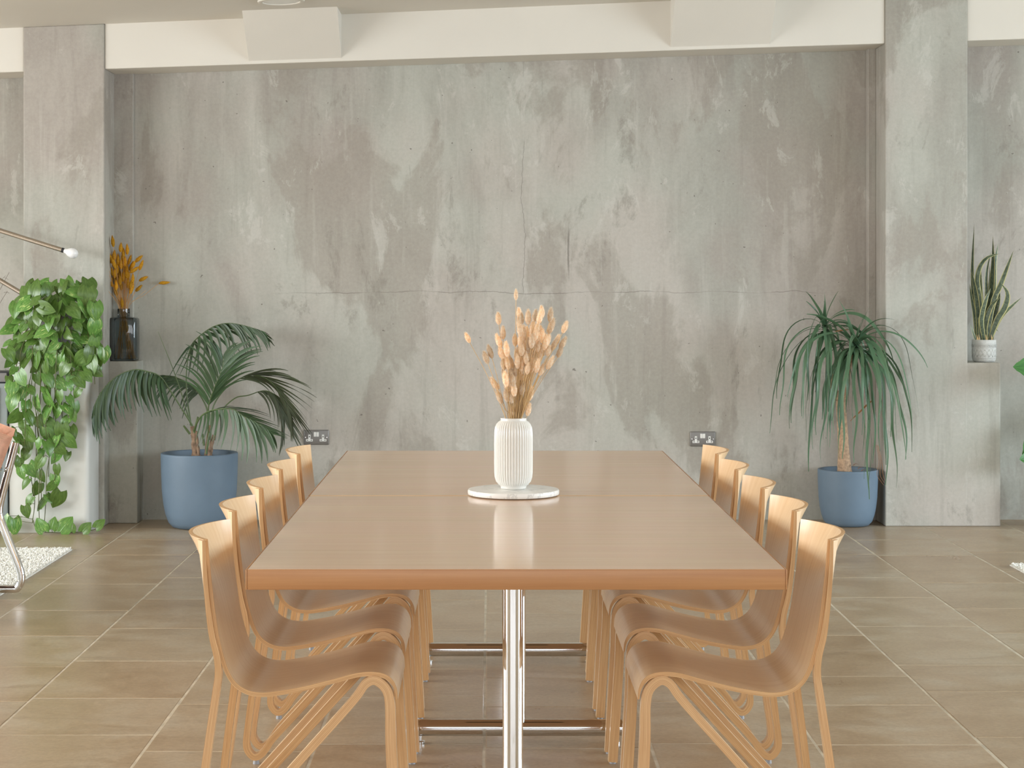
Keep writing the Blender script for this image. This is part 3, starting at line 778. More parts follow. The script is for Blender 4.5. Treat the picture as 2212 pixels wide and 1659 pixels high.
fs.append(tuple(reversed(range(nn))))
mk('bottle_glass', vs, fs, M['smoked'], gv)
gold = [head_mesh('golden_head', L_, R_, M['gold_head'], 31 + i, 240) for i, (L_, R_) in enumerate(((0.046, 0.0085), (0.042, 0.0095), (0.050, 0.0090)))]
def z2(x, y, Y): return P(190 + 0.1808 * x, 500 + 0.1808 * y, Y)
gh = [(305, 185, -0.1), (388, 245, 0.1), (205, 285, -0.2), (470, 275, 0.05), (565, 365, 1.1), (615, 460, 0.4), (505, 492, 1.6), (612, 590, 2.0), (850, 618, 12.0), (155, 560, -0.25), (570, 715, 1.0), (500, 745, 0.3), (290, 765, -0.9), (262, 485, -0.4), (300, 660, -0.6), (230, 430, -0.1), (310, 350, 0.0), (280, 380, -0.2), (415, 360, 0.0), (425, 300, 0.0),
      (360, 410, 0.0), (330, 440, -0.3), (375, 555, 0.0), (330, 620, 0.0), (430, 490, 0.0), (450, 500, 0.15), (480, 395, 0.3), (500, 470, 0.4), (520, 440, 0.5), (480, 680, 0.0), (535, 620, 0.1), (380, 640, 0.0), (415, 600, 0.0), (290, 600, -0.2), (250, 570, -0.3), (345, 770, -0.2), (410, 910, 0.0), (400, 700, 0.0), (460, 560, 0.0), (350, 500, 0.0), (300, 530, -0.2), (440, 620, 0.1), (340, 700, -0.1), (500, 690, 0.3), (270, 700, -0.4), (440, 420, 0.1), (395, 450, 0.0), (470, 600, 0.2), (320, 560, -0.1)]
for i, (hx, hy, ln) in enumerate(gh):
    yo = rb.uniform(-0.07, 0.05) if hx < 560 else rb.uniform(-0.03, 0.03)
    if hx < 240: yo = -0.26 + 0.0008 * hx
    if hx > 800: yo = 0.06
    tipb = z2(hx, hy, GB.y + yo)
    neck = GB + Vector((max(-0.022, min(0.022, (tipb.x - GB.x) * 0.25)), yo * 0.15, 0.30))
    sx_ = -1 if rb.random() < 0.45 else 1
    base = GB + Vector((sx_ * rb.uniform(0.02, 0.07) if sx_ > 0 else sx_ * rb.uniform(0.0, 0.06), rb.uniform(-0.04, 0.04), 0.012))
    o = empty('golden_bunny_tail_stem', base)
    tag(o, 'golden yellow dried bunny tail grass standing in the smoked glass bottle', 'dried grass', 'golden bunny tails in the glass bottle')
    if i == 8: o['label'] = 'golden bunny tail reaching far sideways, almost level, from the smoked glass bottle'
    if (tipb - neck).length < 0.03: neck = neck.lerp(base, 0.3)
    pts = [Vector((0, 0, 0)), neck - base, (neck - base).lerp(tipb - base, 0.55), tipb - base]
    tube('stem', crom(pts, 5), 0.0010, M['gold_stem'], o, 5)
    h = link('seed_head', gold[i % 3], o); h.location = tipb - base
    dv = Vector((ln + rb.uniform(-0.08, 0.08), rb.uniform(-0.25, 0.15), 1.0))
    if hx > 800: dv = Vector((1, 0.0, 0.08))
    h.rotation_euler = dv.to_track_quat('Z', 'Y').to_euler(); s = rb.uniform(1.12, 1.38); h.scale = (s, s, s)
# one bare stem leaning out
o = empty('bare_straw_stem', GB + Vector((0.0, 0, 0.02))); tag(o, 'bare pale straw leaning out of the smoked glass bottle', 'dried grass')
tube('stem', crom([Vector((0, 0, 0)), Vector((0.02, 0, 0.28)), z2(570, 810, GB.y) - o.location, z2(690, 705, GB.y) - o.location], 5), 0.0011, M['tan_stem'], o, 5)

# ================================================================== SOCKETS
def socket(cx, cy, label):
    Y = YB; c = P(cx, cy, Y); w_, h_ = 0.146, 0.086
    t = empty('wall_socket', c); tag(t, label, 'socket')
    box('face_plate', -w_ / 2, w_ / 2, -0.011, 0.0, -h_ / 2, h_ / 2, M['socket'], t, 0.0045, 3)
    for s in (-1, 1):
        ox = s * 0.0395; oz = -0.010
        bm = bmesh.new()
        box_bm(bm, ox - 0.0065, ox + 0.0065, -0.0125, -0.010, oz, oz + 0.026)
        box_bm(bm, ox - 0.0195, ox + 0.0195, -0.0125, -0.010, oz - 0.013, oz)
        i = bm_obj('socket_insert', bm, M['white_plastic'], t)
        bm = bmesh.new()
        box_bm(bm, ox - 0.0022, ox + 0.0022, -0.0130, -0.012, oz + 0.010, oz + 0.019)
        for q in (-1, 1): box_bm(bm, ox + q * 0.011 - 0.0035, ox + q * 0.011 + 0.0035, -0.0130, -0.012, oz - 0.0085, oz - 0.0045)
        bm_obj('pin_holes', bm, M['slot'], i)
        bm = bmesh.new(); box_bm(bm, s * 0.0075 - 0.007, s * 0.0075 + 0.007, -0.0145, -0.010, 0.004, 0.031, 0.0015, 2)
        bm_obj('rocker_switch', bm, M['white_plastic'], t, True)
        lathe('screw', [(0.0005, 0.0), (0.003, 0.0)], M['chrome'], t, 10, cap=False, loc=(0, 0, 0)).matrix_local = Matrix.Translation((s * 0.062, -0.0113, 0.0)) @ Matrix.Rotation(math.pi / 2, 4, 'X')
    return t
socket(683.5, 944.5, 'double steel wall socket with white inserts beside the kentia palm')
socket(1517.5, 948, 'double steel wall socket with white inserts beyond the ponytail palm side chairs')

# ================================================================== POTTED PALM
def planter(t, R, H, rim_in=0.016):
    s = R / 0.215
    prof = [(0.0005, 0.004), (R * 0.60, 0.0), (R * 0.70, 0.006 * s), (R * 0.80, 0.03 * s), (R * 0.875, 0.075 * s), (R * 0.93, 0.13 * s), (R * 0.97, H * 0.5), (R * 0.99, H * 0.75), (R, H - 0.012), (R * 0.998, H - 0.003), (R * 0.985, H), (R - rim_in, H), (R - rim_in - 0.004, H - 0.006), (R - rim_in - 0.006, H - 0.08)]
    lathe('pot', prof, M['blue_pot'], t, 72, cap=False, ang=60)
    rs = random.Random(int(R * 1000)); vs = []; fs = []; n = 40
    for i, q in enumerate((0.0, 0.25, 0.5, 0.75, 1.0)):
        for k in range(n):
            a = 2 * math.pi * k / n; r = (R - rim_in - 0.003) * max(q, 0.002)
            vs.append((r * math.cos(a), r * math.sin(a), H - 0.034 + (rs.uniform(-0.006, 0.012) if q < 1 else 0)))
    for i in range(4):
        for k in range(n): fs.append((i * n + k, i * n + (k + 1) % n, (i + 1) * n + (k + 1) % n, (i + 1) * n + k))
    mk('soil', vs, fs, M['soil'], t)
PP = Vector((-1.626, 10.42, 0))
palm = empty('potted_palm', PP); tag(palm, 'feathery kentia palm with arching fronds in a large blue pot', 'potted plant')
planter(palm, 0.2155, 0.418)
def zp(x, y, Y): return P(190 + 0.22604 * x, 680 + 0.22604 * y, Y) - PP
def zd(dx, dy, dY=0.0): return Vector((dx * 0.22604 * 10.35 / F, dY, -dy * 0.22604 * 10.35 / F))
rp = random.Random(12)
def lerp_field(field, t):
    for (t0, a), (t1, b) in zip(field, field[1:]):
        if t <= t1:
            f = (t - t0) / (t1 - t0) if t1 > t0 else 0
            return tuple(x + (y - x) * f for x, y in zip(a, b))
    return field[-1][1]
def clampY(v, off):   # keep foliage in front of the wall
    if v.y + off.y > YB - 0.02: v.y = YB - 0.02 - off.y
    return v
def frond(pts, tstart, fields, n, mat, wmax=0.0085, r0=0.0055):
    path = resample(crom([zp(*p) for p in pts], 8), 46)
    fr = tube('frond', path, [max(0.0012, r0 * (1 - 0.8 * i / 45)) for i in range(46)], M['stalk'], palm, 6)
    for fi, field in enumerate(fields):
        for q in range(n):
            t = (q + 0.5 * fi + rp.uniform(-0.2, 0.2)) / n; t = max(0.0, min(1.0, t))
            s = tstart + (1 - tstart) * t
            i = min(44, int(s * 45)); p0 = path[i].lerp(path[i + 1], s * 45 - i); tg = (path[i + 1] - path[i]).normalized()
            dx, dy, dd = lerp_field(field, t)
            k = rp.uniform(0.95, 1.2)
            end = zd(dx * k + rp.uniform(-18, 18), dy * k + rp.uniform(-14, 14), dd + rp.uniform(-0.02, 0.02))
            ln = end.length
            ctrl = tg * ln * 0.22 + end * 0.45 + Vector((0, 0, 0.10 * ln))
            pp = [clampY(p0 + ctrl * (2 * u * (1 - u)) + end * u * u, PP) for u in [j / 9 for j in range(10)]]
            wd = 1.35 * wmax * rp.uniform(0.8, 1.1) * min(1.0, 0.45 + ln / 0.22)
            blade('leaflet', pp, lambda f, wd=wd: wd * (min(1, 0.35 + f * 4.5) if f < 0.2 else max(0.03, (1 - (f - 0.2) / 0.8)) ** 0.65), tg, mat, fr, 0.3)
    return fr
frond([(1000, 1060, 10.42), (800, 745, 10.36), (690, 590, 10.32), (560, 540, 10.28), (440, 525, 10.24), (280, 585, 10.18), (140, 720, 10.14), (70, 860, 10.12), (50, 980, 10.1)], 0.36,
      [[(0, (90, 350, -0.06)), (0.25, (30, 380, -0.06)), (0.5, (-40, 430, -0.05)), (0.75, (-10, 420, -0.03)), (1, (10, 90, 0))], [(0, (70, 290, 0.06)), (0.4, (-20, 350, 0.08)), (0.75, (40, 380, 0.06)), (1, (-10, 110, 0))]], 21, M['palm'], 0.0100)
frond([(985, 1060, 10.42), (945, 760, 10.45), (945, 500, 10.47), (985, 300, 10.48), (1070, 200, 10.48), (1200, 112, 10.47), (1340, 80, 10.45), (1500, 105, 10.42), (1700, 168, 10.38)], 0.47,
      [[(0, (-210, 330, -0.08)), (0.15, (-60, 330, -0.08)), (0.35, (120, 310, -0.06)), (0.6, (160, 310, -0.05)), (0.8, (170, 200, -0.03)), (1, (30, 110, 0))], [(0, (-60, 330, -0.05)), (0.2, (200, 230, 0.05)), (0.45, (390, 170, 0.05)), (0.7, (280, 190, 0.05)), (1, (20, 20, 0))]], 19, M['palm'], 0.0080)
frond([(1150, 1200, 10.38), (1150, 1000, 10.34), (1155, 860, 10.30), (1200, 720, 10.27), (1245, 610, 10.26), (1285, 510, 10.26), (1292, 400, 10.27)], 0.42,
      [[(0, (-300, -250, -0.04)), (0.35, (-260, -330, -0.04)), (0.7, (-200, -340, -0.04)), (1, (-40, -90, 0))], [(0, (370, -250, -0.04)), (0.3, (420, -310, -0.04)), (0.65, (400, -260, -0.04)), (1, (110, -150, 0))]], 14, M['palm'], 0.0072)
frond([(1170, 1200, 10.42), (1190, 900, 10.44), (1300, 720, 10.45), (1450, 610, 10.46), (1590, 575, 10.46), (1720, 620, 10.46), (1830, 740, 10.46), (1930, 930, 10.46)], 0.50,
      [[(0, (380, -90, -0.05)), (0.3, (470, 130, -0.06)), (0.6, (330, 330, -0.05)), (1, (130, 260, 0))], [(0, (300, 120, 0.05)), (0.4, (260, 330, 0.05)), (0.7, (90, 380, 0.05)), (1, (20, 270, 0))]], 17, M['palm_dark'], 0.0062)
frond([(1010, 1110, 10.35), (1070, 985, 10.28), (1180, 915, 10.22), (1370, 900, 10.15), (1470, 960, 10.12), (1600, 1030, 10.1), (1760, 1130, 10.08)], 0.22,
      [[(0, (-70, 260, -0.05)), (0.3, (-30, 320, -0.06)), (0.6, (80, 420, -0.05)), (0.8, (140, 290, -0.03)), (1, (60, 100, 0))], [(0, (170, -60, 0.05)), (0.35, (330, 40, 0.06)), (0.7, (360, 170, 0.05)), (1, (110, 40, 0))]], 17, M['palm'], 0.0100)
frond([(1145, 1000, 10.45), (1130, 880, 10.47), (1050, 740, 10.5), (950, 650, 10.52), (840, 600, 10.54), (700, 580, 10.55)], 0.40,
      [[(0, (-130, 220, 0.03)), (0.5, (-230, 190, 0.03)), (1, (-60, 50, 0))], [(0, (-170, -40, 0.03)), (0.5, (-280, 60, 0.03)), (1, (-70, 10, 0))]], 12, M['palm'], 0.0075)
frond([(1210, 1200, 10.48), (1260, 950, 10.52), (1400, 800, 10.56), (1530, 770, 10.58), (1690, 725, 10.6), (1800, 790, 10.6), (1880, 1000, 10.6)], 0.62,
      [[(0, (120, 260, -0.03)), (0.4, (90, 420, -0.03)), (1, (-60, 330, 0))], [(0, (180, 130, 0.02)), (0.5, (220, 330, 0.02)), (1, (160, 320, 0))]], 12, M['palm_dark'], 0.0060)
tube('unopened_spear', crom([zp(985, 1060, 10.42), zp(850, 620, 10.38), zp(670, 160, 10.36)], 8), [0.0045 - 0.0035 * i / 16 for i in range(17)], M['stalk'], palm, 6)
for pts, r in (([(1025, 1390, 10.42), (1015, 1200, 10.42), (995, 1065, 10.42)], 0.020), ([(1160, 1390, 10.40), (1175, 1260, 10.40), (1205, 1150, 10.40)], 0.016), ([(1065, 1390, 10.38), (1050, 1250, 10.37), (1035, 1110, 10.36)], 0.010), ([(1120, 1390, 10.44), (1140, 1200, 10.44), (1165, 1060, 10.42)], 0.009)):
    pth = crom([zp(*p) for p in pts], 5)
    tube('fibrous_trunk', pth, [r * (1.0 + 0.18 * math.sin(i * 2.1)) * (1 - 0.045 * i) for i in range(len(pth))], M['bark'], palm, 10)
for a, b in (((975, 1140), (915, 1060)), ((1015, 1130), (1050, 975)), ((1110, 1250), (1095, 1140)), ((1130, 1330), (1160, 1130))):
    tube('cut_stalk', [zp(a[0], a[1], 10.36), zp((a[0] + b[0]) / 2, (a[1] + b[1]) / 2, 10.36), zp(b[0], b[1], 10.35)], [0.006, 0.0065, 0.005], M['stalk'], palm, 8)

# ================================================================== PONYTAIL PALM
QP = Vector((2.038, 10.50, 0))
pony = empty('potted_ponytail_palm', QP); tag(pony, 'ponytail palm with bare tan trunk and drooping strap leaves in a blue pot', 'potted plant')
planter(pony, 0.169, 0.318, 0.014)
def zq(x, y, Y): return P(1690 + 0.24723 * x, 640 + 0.24723 * y, Y) - QP
pth = crom([zq(545, 1560, 10.48), zq(540, 1480, 10.47), zq(530, 1250, 10.45), zq(515, 1000, 10.43), (zq(505, 830, 10.42))], 5)
tube('trunk', pth, [0.047, 0.045, 0.043, 0.041, 0.040, 0.039, 0.0365, 0.034, 0.032, 0.031, 0.0305, 0.030, 0.0295, 0.029, 0.0285, 0.028, 0.028, 0.0285, 0.030, 0.031, 0.029], M['trunk'], pony, 16)
tube('branch', crom([zq(480, 900, 10.42), zq(445, 780, 10.4), zq(405, 600, 10.38), zq(385, 350, 10.36)], 6), [0.019 - 0.006 * i / 18 for i in range(19)], M['trunk'], pony, 12)
tube('branch', crom([zq(530, 900, 10.42), zq(550, 800, 10.38), zq(575, 650, 10.34), zq(610, 480, 10.31)], 6), [0.018 - 0.005 * i / 18 for i in range(19)], M['trunk'], pony, 12)
rq = random.Random(77)
def strap_leaf(c, az, el, ln, g, wd, mat):
    p = Vector(c); d = Vector((math.cos(el) * math.cos(az), math.cos(el) * math.sin(az), math.sin(el))); n = 22; ds = ln / (n - 1)
    pts = [p.copy()]; wv = rq.uniform(0, 6.28); amp = rq.uniform(1.0, 3.4)
    for i in range(n - 1):
        d = (d + Vector((0, 0, -g * ds)) + Vector((math.sin(wv + i * 0.55), math.cos(wv * 1.7 + i * 0.5), 0)) * amp * ds * 0.8).normalized()
        p = p + d * ds; q = p + QP
        if q.y > YB - 0.03: p.y = YB - 0.03 - QP.y
        if q.x > 2.18 and q.y > CF - 0.03: p.y = CF - 0.03 - QP.y
        if q.z < 0.34 and (p.x ** 2 + p.y ** 2) < 0.19 ** 2: break
        pts.append(p.copy())
    side = Vector((-math.sin(az), math.cos(az), 0)) if abs(math.sin(el)) < 0.98 else Vector((1, 0, 0))
    if len(pts) < 5: return
    blade('strap_leaf', pts, lambda f: wd * (0.7 + 2.0 * f if f < 0.15 else max(0.04, 1 - (f - 0.15) / 0.85) ** 0.55), side, mat, pony, 0.22, twist=rq.uniform(-2.6, 2.6))
for (cx, cy, cY), n, rad in (((370, 290, 10.38), 42, 0.90), ((640, 460, 10.30), 58, 1.08)):
    c0 = zq(cx, cy, cY)
    for i in range(n):
        u = (i + 0.5) / n
        el = math.radians(74 - 78 * u ** 0.75 + rq.uniform(-9, 9)); az = i * 2.39996 + rq.uniform(-0.3, 0.3)
        # bias the fan towards the open room instead of the wall
        if math.sin(az) > 0.25 and rq.random() < 0.7: az = -az
        ln = rad * (rq.uniform(0.42, 0.80) if u > 0.12 else rq.uniform(0.20, 0.32))
        c = c0 + Vector((0, 0, 0.05 * (0.5 - u)))
        strap_leaf(c, az, el, ln, rq.uniform(4.8, 12.0) if u > 0.12 else rq.uniform(3, 6), rq.uniform(0.0085, 0.0132), M['pony'])
strap_leaf(zq(800, 900, 10.28), 3.6, -0.6, 0.2, 0.5, 0.007, M['pony_dry'])
strap_leaf(zq(600, 290, 10.30), 3.1, -0.1, 0.09, 0.5, 0.006, M['pony_dry'])
# dead curled leaves hanging over the rim
for k in range(3):
    tube('dry_leaf_strand', crom([zq(820 + 8 * k, 1300, 10.33), zq(845 + 12 * k, 1440, 10.33), zq(828 + 26 * k, 1560, 10.335), zq(885 + 6 * k, 1650 - 20 * k, 10.33)], 5), 0.0009, M['pony_dry'], pony, 5)
for a in ((620, 1450), (660, 1480), (690, 1500)):
    p0 = zq(a[0], a[1] + 30, 10.44); blade('fallen_leaf', [p0, p0 + Vector((0.012, -0.01, 0.012)), p0 + Vector((0.03, -0.012, 0.006))], lambda f: 0.008 * (1 - f) + 0.001, Vector((0, 1, 0)), M['pony_dry'], pony)

# ================================================================== SNAKE PLANT
SP = Vector((2.828, 10.565, 0.922))
sn = empty('potted_snake_plant', SP); tag(sn, 'snake plant with yellow edged upright leaves in a small white patterned pot', 'potted plant')
prf = [(0.0005, 0.0), (0.052, 0.0), (0.060, 0.004), (0.0645, 0.014), (0.0665, 0.04), (0.067, 0.10), (0.0668, 0.125), (0.065, 0.1275), (0.060, 0.1275), (0.0585, 0.124), (0.0585, 0.10)]
lathe('pot', prf, M['stone_pot'], sn, 56, cap=False, ang=60)
lathe('soil', [(0.0005, 0.112), (0.03, 0.114), (0.0585, 0.110)], M['soil'], sn, 24, cap=False)
tb_ = []
def ringp(a, z, r=0.0678): return Vector((r * math.cos(a), r * math.sin(a), z))
nz_ = 18
for lo, hi in ((0.030, 0.072),):
    for ph in (0, 1):
        tb_.append(([ringp(2 * math.pi * k / nz_, lo if (k + ph) % 2 else hi) for k in range(nz_ + 1)], 0.0011))
for ph in (0, 1): tb_.append(([ringp(2 * math.pi * k / 44, 0.084 if (k + ph) % 2 else 0.101) for k in range(45)], 0.0009))
for z in (0.078, 0.107, 0.024): tb_.append(([ringp(2 * math.pi * k / 48, z) for k in range(49)], 0.0009))
multi_tube('relief_pattern', tb_, M['stone_pot'], sn, 5)
def zs(x, y, Y): return P(2080 + 0.19298 * x, 480 + 0.19298 * y, Y) - SP
sl_ = [([(150, 1330), (115, 900), (103, 500), (125, 20)], 17, 0.02), ([(175, 1330), (165, 1000), (125, 700), (85, 520)], 24, -0.03), ([(160, 1330), (130, 1050), (88, 800), (76, 690)], 16, 0.0), ([(150, 1310), (112, 1220), (82, 1140)], 11, -0.03),
       ([(200, 1330), (190, 900), (160, 650), (200, 480), (300, 380), (465, 345)], 24, -0.05), ([(215, 1330), (195, 800), (200, 520)], 24, 0.0), ([(230, 1330), (300, 900), (330, 500), (335, 160)], 30, 0.02), ([(240, 1330), (330, 850), (355, 500), (395, 240)], 28, 0.03),
       ([(250, 1330), (270, 900), (265, 600), (315, 320)], 20, 0.04), ([(270, 1330), (340, 900), (430, 680), (565, 320)], 24, -0.03), ([(290, 1330), (380, 1100), (470, 950), (500, 800), (430, 685)], 28, -0.05), ([(300, 1330), (420, 1080), (560, 930), (655, 845)], 20, -0.02),
       ([(330, 1330), (345, 1100), (400, 880), (410, 740)], 20, 0.02), ([(240, 1330), (210, 1100), (250, 900), (310, 740)], 23, -0.06), ([(260, 1330), (250, 1150), (310, 950), (420, 830)], 25, -0.05), ([(340, 1320), (350, 1200), (400, 1225)], 10, -0.02), ([(225, 1330), (240, 1000), (300, 700), (300, 480)], 22, 0.05)]
rs_ = random.Random(4)
for pts, hwid, dep in sl_:
    n = len(pts)
    b = [Vector(zs(x, y, SP.y + dep * min(1, (i / (n - 1)) + 0.35))) for i, (x, y) in enumerate(pts)]
    rr = math.hypot(b[0].x, b[0].y)
    if rr > 0.045: b[0].x *= 0.045 / rr; b[0].y *= 0.045 / rr
    b[0].z = 0.112
    pp = resample(crom(b, 8), 20); wd = 1.25 * hwid * 0.19298 * 10.56 / F
    blade('leaf', pp, lambda f, wd=wd: wd * (0.62 + 0.38 * min(1, f * 2.5)) if f < 0.55 else wd * max(0.03, 1 - ((f - 0.55) / 0.45) ** 2.0), Vector((1, rs_.uniform(-0.8, 0.2), 0.15)), M['snake'], sn, 0.25, twist=rs_.uniform(-0.9, 0.9))
for x, y in ((160, 1290), (180, 1300), (262, 1270), (320, 1310)):
    p0 = zs(x, y, SP.y - 0.035); p0.z = 0.112
    blade('dry_sheath', [p0, p0 + Vector((0.002, -0.004, 0.02)), p0 + Vector((-0.004, -0.006, 0.045))], lambda f: 0.007 * (1 - f) + 0.0006, Vector((1, 0, 0)), M['tan_stem'], sn)

# ================================================================== POTHOS ON ITS PLINTH
pz = 1.026
plinth = bmesh.new(); box_bm(plinth, -2.632, -2.196, 10.175, CF - 0.004, 0, pz)
ve = [e for e in plinth.edges if abs(e.verts[0].co.z - e.verts[1].co.z) > 0.5 and min(v.co.x for v in e.verts) > -2.3 and e.verts[0].co.y < 10.2]
bmesh.ops.bevel(plinth, geom=ve, offset=0.030, segments=6, affect='EDGES', profile=0.5)
plo = bm_obj('plant_plinth', plinth, M['plinth'], None, True); tag(plo, 'tall pale grey plinth under the trailing pothos', 'plinth')
OP = Vector((-2.40, 10.29, pz))
po = empty('potted_pothos', OP); tag(po, 'trailing heart leaved pothos spilling from a grey pot down the plinth', 'potted plant')
lathe('pot', [(0.0005, 0.0), (0.070, 0.0), (0.080, 0.006), (0.098, 0.09), (0.108, 0.17), (0.110, 0.205), (0.106, 0.208), (0.100, 0.205), (0.096, 0.16)], M['grey_pot'], po, 48, cap=False, ang=60)
lathe('soil', [(0.0005, 0.185), (0.05, 0.188), (0.099, 0.180)], M['soil'], po, 24, cap=False)
ro = random.Random(99)
env = [(612, 60, 195), (640, 40, 205), (680, 20, 210), (720, 12, 210), (760, 12, 212), (800, 14, 205), (840, 22, 170), (880, 24, 165), (920, 26, 160), (960, 32, 152), (1000, 38, 142), (1040, 48, 122), (1075, 52, 108), (1110, 55, 90)]
def envx(y):
    for (y0, a0, b0), (y1, a1, b1) in zip(env, env[1:]):
        if y <= y1:
            f = (y - y0) / (y1 - y0); return a0 + (a1 - a0) * f, b0 + (b1 - b0) * f
    return env[-1][1:]
vines = []
vine_spec = [(40, 880), (60, 960), (75, 1050), (90, 1100), (105, 1030), (120, 980), (135, 930), (150, 900), (160, 850), (30, 830), (20, 780), (85, 1120), (70, 1130), (110, 1060), (205, 830), (198, 790), (95, 1140), (50, 1000)]
for i, (ex, ey) in enumerate(vine_spec):
    a = math.pi + math.pi * (i + 0.5) / len(vine_spec)
    x0 = 135 + (ex - 95) * 0.4
    p0 = P(x0, 668, 10.24); side_v = ex > 190
    ytop = 10.10 if not side_v else 10.12
    pts = [P(x0 * .8 + 27, 672, 10.29), P(x0, 655, 10.22), P(x0 * 0.5 + ex * 0.5 + ro.uniform(-8, 8), 700, 10.12)]
    y = 750
    while y < ey - 30:
        pts.append(P(ex + (x0 - ex) * 0.25 * (1 - (y - 700) / (ey - 700)) + ro.uniform(-10, 10), y, ytop + ro.uniform(-0.03, 0.045))); y += 55
    pts.append(P(ex, ey, ytop + 0.04))
    pth = [v - OP for v in crom(pts, 6)]
    vines.append(pth)
    tube('vine', pth, 0.0022, M['vine'], po, 5)
# runner along the floor in front of the plinth
run = [P(x, y, 10.13) - OP for x, y in ((70, 1120), (82, 1146), (120, 1152), (160, 1150))] + [Vector((-2.20, 10.17, 0.008)) - OP, Vector((-2.17, 10.28, 0.010)) - OP]
for v in run:
    if v.z + OP.z < 0.006: v.z = 0.006 - OP.z
run = crom(run, 6); vines.append(run); tube('vine', run, 0.0022, M['vine'], po, 5)
def heart(seed):
    rg = random.Random(seed); vs, fs, uv = [], [], []
    rows = 11; curl = rg.uniform(0.10, 0.35); fold = rg.uniform(0.08, 0.35); asym = rg.uniform(-0.06, 0.06)
    for i in range(rows + 1):
        f = i / rows
        wdt = 0.44 * (math.sin(math.pi * min(1, (0.10 + 0.90 * f)) ** 0.72) ** 0.85) if f < 1 else 0.0
        wdt = max(wdt, 0.004)
        for j in range(7):
            s = (j - 3) / 3
            back = -0.14 * (1 - min(1, f * 3)) * (abs(s) ** 1.2) if f < 0.34 else 0
            x = s * wdt * (1 + asym * s); yv = f + back * 1.4
            z = -curl * f * f + fold * abs(s) * wdt - 0.16 * (abs(s) ** 2.2) * wdt
            vs.append((x, yv, z)); uv.append((0.5 + s * 0.5, f))
    for i in range(rows):
        for j in range(6):
            a = i * 7 + j; fs.append((a, a + 1, a + 8, a + 7))
    me = bpy.data.meshes.new('pothos_leaf'); me.from_pydata(vs, [], fs); me.materials.append(M['pothos'])
    me.polygons.foreach_set('use_smooth', [True] * len(fs))
    l = me.uv_layers.new(name='uv')
    for p in me.polygons:
        for li in p.loop_indices: l.data[li].uv = uv[me.loops[li].vertex_index]
    me.update(); return me
hearts = [heart(i) for i in range(7)]
pet = []
allv = [p for v in vines for p in v[3:]]
def put_leaf(c, tip, nrm, size, attach=True):
    """c = leaf base, tip = direction of the leaf tip, nrm = facing direction"""
    y = tip.normalized(); z = (nrm - y * nrm.dot(y)).normalized(); x = y.cross(z)
    o = link('leaf', hearts[ro.randrange(7)], po)
    m = Matrix((x, y, z)).transposed().to_4x4()
    m.translation = c; o.matrix_local = m @ Matrix.Diagonal((size * ro.uniform(0.9, 1.08), size, size, 1))
    if attach:
        q = min(allv, key=lambda v: (v - c).length)
        if (q - c).length < 0.16: pet.append(([q, (q + c) / 2 + Vector((0, -0.01, 0.012)), c], 0.0014))
cent = []
tries = 0
while tries < 9000 and len(cent) < 235:
    tries += 1
    y = ro.uniform(615, 1105); a, b = envx(y); x = ro.uniform(a, b)
    # the thin tail is sparser
    md = 15.5 if y < 780 else (19.5 if y < 980 else 22)
    if any((x - u) ** 2 + (y - v) ** 2 < md * md for u, v in cent): continue
    if 118 < x < 166 and 672 < y < 742 and ro.random() < 0.9: continue     # the grey pot shows here
    cent.append((x, y))
for x, y in cent:
    dome = y < 760
    ux = (x - 112) / 105
    if dome:
        h = (y - 690) / 90
        Yd = 10.04 + 0.16 * min(1.0, ux * ux) + (0.16 if y < 650 else 0.0) * ro.random() + ro.uniform(-0.03, 0.05)
        if y < 650: Yd = 10.16 + ro.uniform(-0.06, 0.12)
        tip = Vector((ux * 1.0 + ro.uniform(-0.75, 0.75), -0.25 + ro.uniform(-0.4, 0.2), -0.9 + ro.uniform(-0.3, 0.75)))
        nrm = Vector((ux * 0.6 + ro.uniform(-0.9, 0.9), -1.0, 0.45 + ro.uniform(-0.6, 1.0)))
    else:
        Yd = 10.085 + ro.uniform(-0.035, 0.03)
        tip = Vector((ro.uniform(-0.85, 0.85), -0.12 + ro.uniform(-0.25, 0.1), -1.0 + ro.uniform(0, 0.25)))
        nrm = Vector((ro.uniform(-1.3, 1.3), -1.0, ro.uniform(-0.3, 0.9)))
    size = ro.uniform(0.054, 0.104) * (1.0 if y < 950 else 0.9)
    c = P(x, y, Yd) - OP - tip.normalized() * size * 0.45
    put_leaf(c, tip, nrm, size)
